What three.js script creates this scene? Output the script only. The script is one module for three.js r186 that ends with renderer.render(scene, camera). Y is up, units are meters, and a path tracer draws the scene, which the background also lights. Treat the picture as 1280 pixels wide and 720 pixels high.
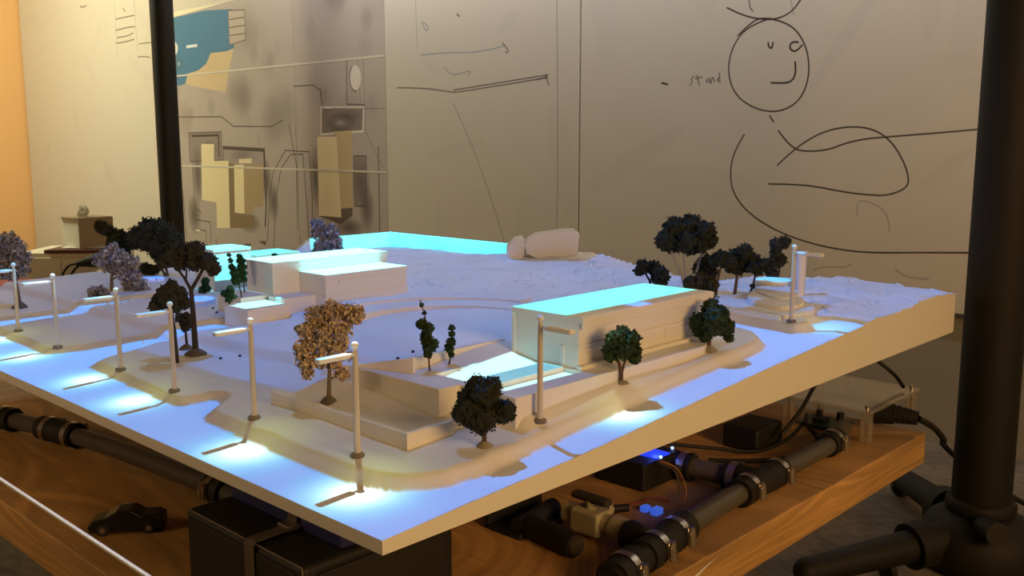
import * as THREE from 'three';
import { RoundedBoxGeometry } from 'three/addons/geometries/RoundedBoxGeometry.js';
import { mergeGeometries } from 'three/addons/utils/BufferGeometryUtils.js';
import { RectAreaLightUniformsLib } from 'three/addons/lights/RectAreaLightUniformsLib.js';
import { createNoise2D, createNoise3D } from 'simplex-noise';

// ---------------------------------------------------------------- camera, sky, room lights, exposure
// Site frame: a along the slab's right edge, b along its left edge, h above the slab's underside. World x = a, y = h + BASE, z = -b. Metres.
const BASE = 0.37;
const scene = new THREE.Scene();
scene.background = new THREE.Color(0, 0, 0);
const V = (a, b, h) => new THREE.Vector3(a, h + BASE, -b);
const camera = new THREE.PerspectiveCamera(33.4, 1280 / 720, 0.02, 40);
{
  const az = THREE.MathUtils.degToRad(43.534), pitch = THREE.MathUtils.degToRad(8.577);
  camera.position.copy(V(-0.3657, -0.4621, 0.26));
  camera.lookAt(camera.position.clone().add(new THREE.Vector3(Math.cos(az) * Math.cos(pitch), -Math.sin(pitch), -Math.sin(az) * Math.cos(pitch))));
}
const renderer = new THREE.WebGLRenderer({ antialias: true });
renderer.toneMapping = THREE.LinearToneMapping;
renderer.toneMappingExposure = 1.0;
renderer.shadowMap.enabled = true;
RectAreaLightUniformsLib.init();

const LAMPS = {
  right: { at: [0.0, -1.80, 0.62], face: [0.2, 1, -0.3], size: [0.9, 0.6], color: [1, 0.58, 0.21], power: 10, glow: 3 },
  wash: { at: [1.36, 0.95, 1.22], face: [1, 0, -0.12], size: [3.4, 0.10], color: [1, 0.95, 0.95], power: 20, glow: 3 },
  left: { at: [0.40, 3.85, 1.6], face: [0.7, 0.25, -1], size: [0.5, 0.5], color: [1, 0.95, 0.64], power: 48, glow: 3 },
  front: { at: [-1.05, 0.85, 0.42], face: [1, 0.0, -0.42], size: [0.5, 0.3], color: [1, 0.64, 0.30], power: 3.6, glow: 3 },
};
const PROJECTOR = { at: [0.36, 0.53, 1.2], slide: 0.1, candela: 26.5 };

// ---------------------------------------------------------------- helpers
const rnd = ((s) => () => { s = (s + 0x6d2b79f5) | 0; let t = Math.imul(s ^ (s >>> 15), 1 | s); t = (t + Math.imul(t ^ (t >>> 7), 61 | t)) ^ t; return ((t ^ (t >>> 14)) >>> 0) / 4294967296; })(7);
const noise2 = createNoise2D(rnd), noise3 = createNoise3D(rnd);
const lerp = THREE.MathUtils.lerp, clamp = THREE.MathUtils.clamp, smooth = (x, a, b) => THREE.MathUtils.smoothstep(x, a, b);
const used = {};
function numbered(n) { used[n] = (used[n] ?? -1) + 1; return used[n] ? n + '_' + String(used[n]).padStart(3, '0') : n; }
function thing(name, label, category, at = [0, 0, 0], turn = 0, group) {
  const o = new THREE.Group();
  o.name = numbered(name);
  o.position.copy(V(...at)); o.rotation.y = turn;
  o.userData = { label, category };
  if (group) o.userData.group = group;
  scene.add(o);
  return o;
}
function part(name, geos, mat, parent, label) {
  const list = [].concat(geos).map((g) => (g.index ? g.toNonIndexed() : g));
  const m = new THREE.Mesh(list.length > 1 ? mergeGeometries(list) : list[0], mat);
  m.name = name; m.castShadow = m.receiveShadow = true;
  if (label) m.userData.label = label;
  parent.add(m);
  return m;
}
function struct(name, geos, mat) { const m = part(name, geos, mat, scene); m.name = numbered(name); m.userData.kind = 'structure'; return m; }
// local boxes: x, y, z ranges
const box = (x0, x1, y0, y1, z0, z1) => { const g = new THREE.BoxGeometry(x1 - x0, y1 - y0, z1 - z0); return g.translate((x0 + x1) / 2, (y0 + y1) / 2, (z0 + z1) / 2); };
const rbox = (x0, x1, y0, y1, z0, z1, r = 0.002, s = 2) => { const g = new RoundedBoxGeometry(x1 - x0, y1 - y0, z1 - z0, s, r); return g.translate((x0 + x1) / 2, (y0 + y1) / 2, (z0 + z1) / 2); };
// boxes in the site frame: a, b, h ranges
const sbox = (a0, a1, b0, b1, h0, h1, r) => (r ? rbox(a0, a1, h0, h1, -b1, -b0, r) : box(a0, a1, h0, h1, -b1, -b0));
function prism(outline, h0, h1, bevel = 0, holes = []) {
  const s = new THREE.Shape(outline.map((p) => new THREE.Vector2(...p)));
  for (const h of holes) s.holes.push(new THREE.Path(h.map((p) => new THREE.Vector2(...p))));
  const g = new THREE.ExtrudeGeometry(s, { depth: h1 - h0 - 2 * bevel, bevelEnabled: bevel > 0, bevelSize: bevel, bevelOffset: -bevel, bevelThickness: bevel, bevelSegments: 2, curveSegments: 24 });
  return g.rotateX(-Math.PI / 2).translate(0, h0 + bevel, 0);
}
const P3 = (p) => new THREE.Vector3(...p);
function tube(points, r, seg = 24, sides = 10) { return new THREE.TubeGeometry(new THREE.CatmullRomCurve3(points.map(P3)), seg, r, sides, false); }
const spts = (list) => list.map(([a, b, h]) => [a, h, -b]);           // site points as local points of a group at the origin of the slab
function rod(p, q, r0, r1 = r0, sides = 12) {
  const a = P3(p), d = P3(q).sub(a), g = new THREE.CylinderGeometry(r1, r0, d.length(), sides);
  return g.translate(0, d.length() / 2, 0).applyQuaternion(new THREE.Quaternion().setFromUnitVectors(new THREE.Vector3(0, 1, 0), d.normalize())).translate(...p);
}
const lathe = (profile, sides = 32) => new THREE.LatheGeometry(profile.map((p) => new THREE.Vector2(...p)), sides);
const ball = (x, y, z, r, d = 16) => new THREE.SphereGeometry(r, d, Math.ceil(d * 0.7)).translate(x, y, z);
const std = (r, g, b, rough = 0.7, more = {}) => { const m = new THREE.MeshStandardMaterial({ roughness: rough, ...more }); m.color.setRGB(r, g, b); return m; };
function texture(w, h, draw, repeat) {
  const c = document.createElement('canvas'); c.width = w; c.height = h;
  draw(c.getContext('2d'), w, h);
  const t = new THREE.CanvasTexture(c); t.colorSpace = THREE.SRGBColorSpace;
  if (repeat) t.wrapS = t.wrapT = THREE.RepeatWrapping;
  return t;
}
function grain(w, h, f) {                                              // a texture from a function of (u, v) giving sRGB bytes
  const d = new Uint8Array(w * h * 4);
  for (let y = 0; y < h; y++) for (let x = 0; x < w; x++) { const c = f(x / w, y / h); const i = (y * w + x) * 4; d[i] = c[0]; d[i + 1] = c[1]; d[i + 2] = c[2]; d[i + 3] = 255; }
  const t = new THREE.DataTexture(d, w, h); t.colorSpace = THREE.SRGBColorSpace; t.wrapS = t.wrapT = THREE.MirroredRepeatWrapping; t.magFilter = THREE.LinearFilter; t.needsUpdate = true;
  return t;
}

// ---------------------------------------------------------------- materials
const M = {
  white: std(0.80, 0.785, 0.76, 0.62), print: std(0.80, 0.79, 0.77, 0.5),
  lampWhite: std(0.84, 0.85, 0.78, 0.4), lampPole: std(0.62, 0.56, 0.44, 0.5), wall: std(0.28, 0.255, 0.215, 0.85), ochre: std(0.86, 0.50, 0.21, 0.85), ceiling: std(0.22, 0.21, 0.2, 0.9),
  board: std(0.72, 0.69, 0.62, 0.32), trim: std(0.07, 0.06, 0.05, 0.5), black: std(0.008, 0.008, 0.009, 0.6), iron: std(0.006, 0.005, 0.0045, 0.7, { }),
  rubber: std(0.009, 0.0085, 0.008, 0.65), steel: std(0.62, 0.58, 0.52, 0.28, { metalness: 1 }), alu: std(0.82, 0.82, 0.84, 0.25, { metalness: 1 }),
  hose: std(0.085, 0.078, 0.07, 0.4), clearHose: new THREE.MeshPhysicalMaterial({ color: 0x77706c, roughness: 0.3, transmission: 0.4, thickness: 0 }),
  acrylic: new THREE.MeshPhysicalMaterial({ color: 0xf4f0e6, roughness: 0.06, transmission: 0.86, thickness: 0, ior: 1.49 }),
  navy: std(0.03, 0.034, 0.15, 0.4), strap: std(0.10, 0.075, 0.05, 0.7), cream: std(0.74, 0.68, 0.52, 0.7), railWhite: std(0.85, 0.85, 0.86, 0.3), ivory: std(0.42, 0.38, 0.27, 0.5), orangeWire: std(0.35, 0.17, 0.06, 0.5), redWire: std(0.20, 0.025, 0.02, 0.5),
  bark: std(0.10, 0.055, 0.032, 0.9), barkGrey: std(0.16, 0.13, 0.10, 0.9), barkPale: std(0.34, 0.31, 0.27, 0.9), barkDark: std(0.04, 0.03, 0.022, 0.9), mound: std(0.30, 0.265, 0.21, 0.95), moundDark: std(0.13, 0.115, 0.09, 0.95),
  shade: std(0.22, 0.18, 0.15, 0.8), red: std(0.30, 0.03, 0.02, 0.6), brownBoard: std(0.10, 0.035, 0.025, 0.6), carton: std(0.33, 0.25, 0.15, 0.8), cartonPale: std(0.86, 0.82, 0.68, 0.8), tissue: std(0.7, 0.68, 0.62, 0.9),
  circuit: std(0.02, 0.06, 0.03, 0.5), brass: std(0.5, 0.36, 0.16, 0.35, { metalness: 1 }), offcut: std(0.50, 0.38, 0.24, 0.8), carBlack: std(0.01, 0.01, 0.011, 0.25), tyre: std(0.02, 0.02, 0.02, 0.8),
};
const leafMat = (r, g, b) => std(r, g, b, 0.9, { vertexColors: true });
const LEAF = { dark: leafMat(0.020, 0.024, 0.0085), green: leafMat(0.022, 0.046, 0.009), olive: leafMat(0.034, 0.032, 0.014), vine: leafMat(0.015, 0.068, 0.020), brown: leafMat(0.56, 0.44, 0.31), grey: leafMat(0.27, 0.245, 0.23), greyBlue: leafMat(0.34, 0.33, 0.34) };
const woodMap = grain(512, 512, (u, v) => {
  const bend = 0.25 * noise2(u * 1.2, v * 1.2), g = noise2(u * 2.2 + 3, (v + bend) * 26), f = noise2(u * 9, v * 150), k = noise2(u * 1.5 + 9, v * 2.5);
  const s = 0.86 + 0.10 * g + 0.05 * f + 0.09 * k;
  return [214 * s, 166 * s, 104 * s].map((x) => clamp(x, 0, 255));
});
const wood = (su, sv, rot = 0) => { const t = woodMap.clone(); t.repeat.set(su, sv); t.rotation = rot; t.needsUpdate = true; return new THREE.MeshStandardMaterial({ map: t, roughness: 0.6 }); };

// ---------------------------------------------------------------- the room
const WALL = 1.68, B_LEFT = 5.13, B_RIGHT = -1.95, A_FRONT = -1.9, H_TOP = 2.25, H_FLOOR = -BASE;
const carpet = grain(256, 256, (u, v) => { const s = 1 + 0.12 * noise2(u * 60, v * 60) + 0.08 * noise2(u * 7, v * 7); return [118 * s, 107 * s, 92 * s]; });
carpet.repeat.set(3, 3);
struct('floor', box(A_FRONT - 0.1, WALL + 0.1, -0.1, 0, -B_LEFT - 0.1, -B_RIGHT + 0.1), new THREE.MeshStandardMaterial({ map: carpet, roughness: 0.95 }));
struct('ceiling', box(A_FRONT - 0.1, WALL + 0.1, H_TOP + BASE, H_TOP + BASE + 0.1, -B_LEFT - 0.1, -B_RIGHT + 0.1), M.ceiling);
struct('wall_back', box(WALL, WALL + 0.1, 0, H_TOP + BASE, -B_LEFT - 0.1, -B_RIGHT + 0.1), M.wall);
struct('wall_left', box(A_FRONT, WALL, 0, H_TOP + BASE, -B_LEFT - 0.1, -B_LEFT), M.ochre);
struct('wall_right', box(A_FRONT, WALL, 0, H_TOP + BASE, -B_RIGHT, -B_RIGHT + 0.1), M.wall);
struct('wall_front', box(A_FRONT - 0.1, A_FRONT, 0, H_TOP + BASE, -B_LEFT, -B_RIGHT), M.wall);

function panelLamp(key, name, label) {
  const d = LAMPS[key], g = thing(name, label, 'lamp', d.at), f = new THREE.Vector3(d.face[0], d.face[2], -d.face[1]).normalize();
  const [w, h] = d.size;
  part('housing', box(-w / 2 - 0.02, w / 2 + 0.02, -h / 2 - 0.02, h / 2 + 0.02, -0.045, -0.012), M.iron, g);
  const glow = new THREE.MeshStandardMaterial({ color: 0x111111, roughness: 0.5 });
  glow.emissive.setRGB(...d.color); glow.emissiveIntensity = d.glow;
  part('diffuser', box(-w / 2, w / 2, -h / 2, h / 2, -0.012, -0.004), glow, g);
  const L = new THREE.RectAreaLight(0xffffff, d.power, w, h);
  L.color.setRGB(...d.color); L.rotation.y = Math.PI; L.name = name + '_light';
  g.add(L);
  g.quaternion.setFromRotationMatrix(new THREE.Matrix4().lookAt(f, new THREE.Vector3(), new THREE.Vector3(0, 1, 0)));
  return g;
}
{
  const w1 = panelLamp('right', 'wall_lamp', 'square warm lamp panel on the right-hand wall outside the picture');
  const w2 = panelLamp('wash', 'strip_lamp', 'long ceiling strip lamp that washes the whiteboards, above the picture');
  const w4 = panelLamp('front', 'front_lamp', 'low warm lamp panel on a floor stem left of the viewer, outside the picture');
  { const e = new THREE.Vector3(0, H_FLOOR - 0.42, 0).applyQuaternion(w4.quaternion.clone().invert()); part('stem', rod([0, 0, -0.04], [e.x, e.y, e.z], 0.012), M.iron, w4); }
  const w3 = panelLamp('left', 'ceiling_lamp', 'warm square lamp hung over the far left corner, above the picture');
  const up = (g, h) => { const q = g.quaternion.clone().invert(); return new THREE.Vector3(0, h, 0).applyQuaternion(q); };
  for (const g of [w2, w3]) { const e = up(g, H_TOP + BASE - g.position.y); part('stem', rod([0, 0, -0.04], [e.x, e.y, e.z - 0.0], 0.008), M.iron, g); }
  { const e = new THREE.Vector3(0, 0, 0.13 * 1).applyQuaternion(w1.quaternion.clone().invert()); part('bracket', rod([0, 0, -0.03], [e.x, e.y, e.z], 0.012), M.iron, w1); }
}

// whiteboards: drawings as (b, h) millimetres on the wall, drawn as print
function whiteboard(b0, b1, label, strokes) {
  const h0 = b0 > 3.5 ? -0.33 : -0.086, h1 = 1.22, W = b1 - b0, H = h1 - h0, px = Math.min(2048 / W, 2048 / H);
  const g = thing('whiteboard', label, 'whiteboard', [WALL - 0.001, (b0 + b1) / 2, h0]);
  const map = texture(Math.round(W * px), Math.round(H * px), (c, w, h) => {
    c.fillStyle = '#dcd8cd'; c.fillRect(0, 0, w, h);
    for (let k = 0; k < 60; k++) { c.fillStyle = 'rgba(120,122,135,' + (0.015 + 0.03 * rnd()) + ')'; c.beginPath(); c.ellipse(rnd() * w, rnd() * h, 20 + rnd() * 160, 8 + rnd() * 40, rnd() * 3, 0, 7); c.fill(); }
    c.lineCap = c.lineJoin = 'round';
    for (const [color, width, pts] of strokes) {
      const q = pts.map(([b, y]) => [((b1 * 1000 - b) / 1000) * px, ((h1 * 1000 - y) / 1000) * px]);
      c.strokeStyle = color; c.lineWidth = width * 0.78 * px / 1000; c.beginPath(); c.moveTo(...q[0]);
      for (let i = 1; i < q.length - 1; i++) c.quadraticCurveTo(...q[i], (q[i][0] + q[i + 1][0]) / 2, (q[i][1] + q[i + 1][1]) / 2);
      c.lineTo(...q[q.length - 1]); c.stroke();
    }
  });
  const sheet = new THREE.PlaneGeometry(W - 0.004, H - 0.004).rotateY(-Math.PI / 2).translate(-0.0125, H / 2, 0);
  const m = M.board.clone(); m.map = map; m.color.setRGB(0.86, 0.85, 0.83);
  part('backing', rbox(-0.012, 0, 0, H, -W / 2 + 0.0015, W / 2 - 0.0015, 0.002), M.board, g);
  part('writing_surface', sheet, m, g);
  part('edge_trim', box(-0.0115, 0, -0.006, 0, -W / 2 + 0.002, W / 2 - 0.002), M.trim, g);
  return g;
}
const INK = '#3c3531', FAINT = 'rgba(70,66,66,0.62)', PALE = 'rgba(105,105,112,0.32)', BLUE = 'rgba(88,110,140,0.4)';
whiteboard(-0.9, 1.2165, 'right-hand whiteboard with a marker drawing of a smiling round-headed figure', [
  [INK, 4, [[660, 540], [717, 529], [757, 485], [768, 427], [747, 374], [703, 343], [653, 329], [608, 335], [574, 361], [559, 408], [565, 460], [590, 505], [626, 530], [687, 546], [719, 527], [743, 508]]],
  [INK, 4, [[774, 574], [739, 556], [697, 542], [650, 536], [617, 545], [597, 561], [570, 600]]], [FAINT, 4, [[717, 600], [717, 572], [706, 560]]], [PALE, 4, [[613, 580], [604, 544]]],
  [INK, 5, [[664, 486], [662, 475], [653, 473], [652, 485]]], [INK, 5, [[590, 482], [605, 486], [611, 471], [600, 462], [590, 465], [580, 475]]], [INK, 5, [[652, 396], [620, 393], [601, 397], [592, 413], [595, 439]]],
  [INK, 6, [[954, 408], [945, 406], [937, 404]]], [FAINT, 4, [[859, 420], [870, 416], [863, 406], [872, 399]]], [FAINT, 4, [[852, 423], [848, 410], [844, 398]]], [FAINT, 4, [[856, 414], [848, 416], [838, 417]]],
  [FAINT, 4, [[818, 414], [829, 407], [817, 403], [816, 414], [813, 402]]], [FAINT, 4, [[811, 402], [811, 416], [805, 413], [802, 404]]], [FAINT, 4, [[789, 415], [798, 407], [787, 404], [790, 431], [787, 402]]],
  [INK, 4, [[653, 322], [648, 315], [642, 307]]],
  [INK, 4, [[629, 287], [610, 264], [584, 244], [554, 240], [507, 244], [471, 258], [427, 268], [367, 273], [293, 278], [150, 290]]],
  [INK, 4, [[628, 209], [597, 237], [559, 265], [510, 288], [450, 296], [402, 287], [366, 262], [338, 220], [325, 184], [330, 166], [355, 153], [385, 147], [456, 151], [541, 164], [600, 166], [648, 165]]],
  [INK, 4, [[717, 279], [743, 239], [752, 192], [744, 145], [710, 104], [656, 71], [594, 47], [506, 28], [413, 22], [310, 31], [191, 40], [100, 44]]],
  [PALE, 4, [[432, 103], [437, 129], [423, 138], [387, 126], [366, 107], [360, 73]]], [PALE, 5, [[526, -25], [503, -15], [457, -15], [441, -6]]], [PALE, 5, [[342, -8], [324, -23], [274, -22]]],
]);
whiteboard(1.2195, 3.56, 'middle whiteboard with a long hand-drawn arrow, beside the pinned site plan', [
  [FAINT, 5, [[1979, 436], [1850, 431], [1733, 415], [1704, 411], [1601, 419], [1470, 428], [1330, 439]]], [FAINT, 5, [[1711, 419], [1500, 434], [1330, 446]]], [FAINT, 5, [[1371, 435], [1330, 439], [1342, 451], [1327, 420]]],
  [BLUE, 5, [[1860, 532], [1756, 533], [1634, 525], [1550, 529], [1495, 536]]], [FAINT, 5, [[1505, 544], [1476, 520], [1492, 516]]], [PALE, 6, [[1715, 380], [1636, 262], [1569, 128], [1509, 0], [1490, -60]]],
  [PALE, 6, [[1300, 654], [1291, 323], [1294, -70]]], [BLUE, 6, [[1854, 633], [1839, 601], [1817, 611], [1846, 630]]], [BLUE, 5, [[1757, 490], [1721, 462], [1683, 467], [1634, 474], [1648, 458]]], [FAINT, 7, [[1694, 641], [1689, 638], [1684, 635]]], [PALE, 4, [[1882, 706], [1880, 630], [1878, 555]]],
]);
whiteboard(3.563, 5.12, 'pale left-hand whiteboard with a small ruled table sketched near the black post', [
  [FAINT, 7, [[3969, 821], [3872, 823], [3785, 823]]], [FAINT, 7, [[3976, 772], [3870, 777], [3783, 774]]], [FAINT, 7, [[3964, 739], [3859, 738], [3802, 748]]], [FAINT, 7, [[3976, 715], [3878, 715], [3798, 720]]],
  [PALE, 6, [[3973, 913], [3972, 800], [3975, 657]]], [PALE, 6, [[3776, 894], [3774, 784], [3773, 673]]], [FAINT, 6, [[3755, 696], [3690, 697], [3634, 694]]], [FAINT, 6, [[3769, 641], [3700, 640], [3656, 631]]], [FAINT, 8, [[3890, 863], [3878, 855], [3868, 847]]], [FAINT, 8, [[4343, 913], [4300, 905], [4272, 912]]],
]);

// the pinned site plan: six printed sheets
{
  const b1 = 3.47, b0 = 2.036, h1 = 0.805, h0 = -0.28, W = (b1 - b0) * 1000, H = (h1 - h0) * 1000, S = 1.2;
  const g = thing('site_plan_poster', 'large grey printed site plan with a blue lake, pinned up in taped sheets', 'poster', [WALL - 0.0135, (b0 + b1) / 2, h0]);
  const map = texture(Math.round(W * S), Math.round(H * S), (c, w, h) => {
    const q = ([b, y]) => [(b1 * 1000 - b) * S, (h1 * 1000 - y) * S];
    const poly = (pts, fill, line, lw = 4, close = true) => { c.beginPath(); pts.forEach((p, i) => (i ? c.lineTo(...q(p)) : c.moveTo(...q(p)))); if (close) c.closePath(); if (fill) { c.fillStyle = fill; c.fill(); } if (line) { c.strokeStyle = line; c.lineWidth = lw * S; c.stroke(); } };
    const smudge = (b, y, r, col, k = 1) => { const [x, z] = q([b, y]); c.save(); c.translate(x, z); c.scale(1, k); const G = c.createRadialGradient(0, 0, 0, 0, 0, r * S); G.addColorStop(0, col); G.addColorStop(1, 'rgba(0,0,0,0)'); c.fillStyle = G; c.fillRect(-r * S, -r * S, 2 * r * S, 2 * r * S); c.restore(); };
    c.fillStyle = '#b1a7a1'; c.fillRect(0, 0, w, h);
    for (let k = 0; k < 46; k++) smudge(b0 * 1000 + rnd() * W, 330 + rnd() * 480, 30 + rnd() * 70, 'rgba(80,68,62,' + (0.07 + 0.11 * rnd()) + ')', 1.2);
    c.fillStyle = '#e9dfc0'; c.beginPath(); c.moveTo(0, 0); c.lineTo(...q([2960, 805])); c.lineTo(...q([3475, 780])); c.fill();
    poly([[2958, 625], [3018, 617], [3135, 618], [3176, 577], [3243, 555], [3330, 546], [3355, 505], [3148, 474], [3037, 461], [2992, 567]], '#cdb893');
    poly([[3475, 780], [3163, 786], [2963, 773], [2958, 625], [3018, 617], [3135, 618], [3176, 577], [3243, 555], [3330, 546], [3355, 505], [3410, 500], [3475, 510]], '#457c9f');
    poly([[2990, 770], [2871, 762], [2874, 650], [2990, 640]], '#b8aca2', '#6c625c', 4); for (const y of [735, 705, 675]) poly([[2985, y], [2875, y]], null, '#6c625c', 4, false);
    c.fillStyle = '#e4ded6'; c.beginPath(); c.ellipse(...q([3440, 655]), 38 * S, 30 * S, 0, 0, 7); c.fill(); poly([[3330, 655], [3240, 655]], null, '#d8e0e4', 12, false); smudge(3400, 590, 40, 'rgba(225,230,232,0.7)', 0.6);
    // shaded yards and outlines, then the printed buildings
    for (const [b, y, r, k] of [[2290, 300, 60, 0.5], [2250, 350, 80, 0.3], [2180, 130, 55, 1.6], [2150, 40, 45, 2], [3285, 130, 50, 2.6], [3180, 240, 70, 0.5], [2930, 215, 100, 0.35], [2765, 120, 42, 2.2], [2720, 40, 40, 2], [2900, -50, 90, 0.5], [3330, -40, 60, 1.5], [2440, 140, 40, 3], [2250, -30, 90, 0.4], [3010, 120, 40, 2]]) smudge(b, y, r, 'rgba(36,30,32,0.55)', k);
    const L = '#564d4b', LL = '#857b77';
    poly([[2395, 385], [2154, 377], [2161, 300], [2400, 291]], 'rgba(96,88,86,0.6)', '#e0d8cf', 7); smudge(2285, 330, 90, 'rgba(190,182,176,0.7)', 0.4);
    poly([[3348, 303], [3082, 305], [3085, 193], [3347, 183]], 'rgba(120,112,108,0.55)', L, 4); poly([[3325, 290], [3105, 292], [3108, 205]], null, '#4b4340', 9, false);
    poly([[3074, 247], [2770, 239], [2769, 166], [3074, 177]], 'rgba(150,142,138,0.6)', L, 5); poly([[3074, 240], [2775, 232], [2772, 20], [2785, -60]], null, '#463f3d', 8, false);
    poly([[2213, 217], [2147, 217], [2157, 47], [2215, 45]], 'rgba(110,102,98,0.5)', L, 4);
    for (const p of [[[3475, 371], [3076, 365], [2988, 326], [2714, 322], [2638, 345]], [[2563, 464], [2440, 464], [2400, 445], [2385, 382]], [[2774, -120], [2745, 60], [2715, 152], [2629, 234], [2476, 229], [2467, 60], [2480, -200]], [[2735, -160], [2702, 60], [2660, 168], [2594, 219], [2517, 220], [2496, -47], [2500, -230]], [[2240, 545], [2246, 392], [2145, 387]], [[2395, 451], [2391, 400]], [[2080, 250], [2084, -200]], [[2120, -40], [2125, -220]], [[3420, 60], [3410, -170], [3330, -240]], [[3330, -60], [3200, -66], [3205, -150]], [[3300, -100], [3240, -104], [3236, -190]], [[3160, -130], [3158, -270]], [[2600, 330], [2560, 180], [2566, -60]], [[3330, 180], [3322, -10], [3270, -30]]]) poly(p, null, L, 4, false);
    for (const p of [[[2180, 545], [2170, 392]], [[2330, 380], [2040, 372]], [[2560, 330], [2552, 20]], [[2810, 300], [2806, 250]], [[2150, 540], [2146, 300], [2060, 180]]]) poly(p, null, LL, 3, false);
    c.strokeStyle = L; c.lineWidth = 4 * S; c.fillStyle = '#dcd5ce'; c.beginPath(); c.ellipse(...q([2195, 478]), 30 * S, 42 * S, 0, 0, 7); c.fill(); c.beginPath(); c.ellipse(...q([2195, 478]), 32 * S, 44 * S, 0, 1.4, 4.2); c.stroke();
    for (let k = 0; k < 12; k++) { const b = 2650 + rnd() * 700, y = -250 + rnd() * 150; poly([[b, y], [b - 30 - rnd() * 50, y + 4], [b - 45, y - 12]], k % 2 ? '#e6dfd2' : 'rgba(60,52,50,0.7)', L, 2); }
    poly([[2420, 190], [2380, 100], [2300, 60], [2240, 120]], null, LL, 3, false);
    poly([[3246, 257], [3142, 257], [3149, 189], [3036, 190], [3046, -80], [3148, -86], [3145, 19], [3262, 25]], '#e9dcb2');
    poly([[3036, 184], [2995, 175], [3004, -16], [2862, -22], [2866, -69], [3046, -80]], '#85745a'); poly([[2957, 198], [2863, 202], [2864, 183], [2958, 182]], '#e6d9b0');
    poly([[2923, 176], [2785, 181], [2791, 19], [2860, 13], [2861, -12], [2932, -16]], '#ab9774'); poly([[2995, 175], [2923, 176], [2932, -16], [3004, -16]], '#e9dcb2');
    poly([[2310, 282], [2333, 301], [2223, 303], [2229, 39], [2294, 33], [2295, 2]], '#c3b088'); poly([[2424, 283], [2310, 282], [2295, 2], [2429, 1]], '#e9dcb2'); poly([[2429, 1], [2295, 2], [2294, 33], [2229, 39], [2232, 10], [2300, -22]], 'rgba(70,60,52,0.7)');
  });
  const paper = new THREE.MeshStandardMaterial({ map, roughness: 0.55 }), tape = std(0.62, 0.58, 0.5, 0.6);
  const cuts = { b: [b0, 2.553, b1], h: [h0, 0.165, 0.541, h1] };
  for (let i = 0; i < 2; i++) for (let j = 0; j < 3; j++) {
    const x0 = (b0 + b1) / 2 - cuts.b[i], x1 = (b0 + b1) / 2 - cuts.b[i + 1], y0 = cuts.h[j] - h0, y1 = cuts.h[j + 1] - h0, e = 0.0015;
    const s = box(-0.0008 - 0.0004 * ((i + j) % 2), 0, y0 + e, y1 - e, x1 + e, x0 - e), uv = s.attributes.uv, p = s.attributes.position;
    for (let k = 0; k < p.count; k++) uv.setXY(k, (p.getZ(k) + (b1 - b0) / 2) / (b1 - b0), p.getY(k) / (h1 - h0));
    part('sheet', s, paper, g);
  }
  for (const h of [0.165, 0.541]) part('tape', box(-0.0018, -0.0002, h - h0 - 0.0035, h - h0 + 0.0035, (b0 - b1) / 2 + 0.005, (b1 - b0) / 2 - 0.005), tape, g, 'pale strip of tape along a sheet seam');
}

// ---------------------------------------------------------------- the table and the black posts
{
  const t = thing('work_table', 'low plywood table with a thick edge that carries the model and its pipes', 'table', [0, 0, -0.12]);
  const y1 = 0, y0 = -0.042, a0 = -0.03, a1 = 0.907, b0 = -0.012, b1 = 1.26;
  const top = rbox(a0, a1, y0, y1, -b1, -b0, 0.002), uv = top.attributes.uv, p = top.attributes.position, n = top.attributes.normal;
  for (let k = 0; k < p.count; k++) { const up = Math.abs(n.getY(k)) > 0.5; uv.setXY(k, up ? p.getZ(k) : Math.abs(n.getX(k)) > 0.5 ? p.getZ(k) : p.getX(k), up ? p.getX(k) : p.getY(k) * 3); }
  part('tabletop', top, wood(1.6, 1.6), t);
  for (const z of [-b0 - 0.08, -b1 + 0.055]) part('apron', rbox(a0 + 0.06, a1 - 0.16, -0.07, y0, z - 0.08 * (z > -0.5), z + 0.025 - 0.08 * (z > -0.5), 0.002), wood(2, 2), t);
  for (const [a, b] of [[0.06, 0.14], [0.62, 0.30], [0.06, 1.17], [0.80, 1.17]]) part('leg', rbox(a - 0.022, a + 0.022, -0.25, y0, -b - 0.022, -b + 0.022, 0.003), wood(2, 2, 1.57), t);
}
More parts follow.
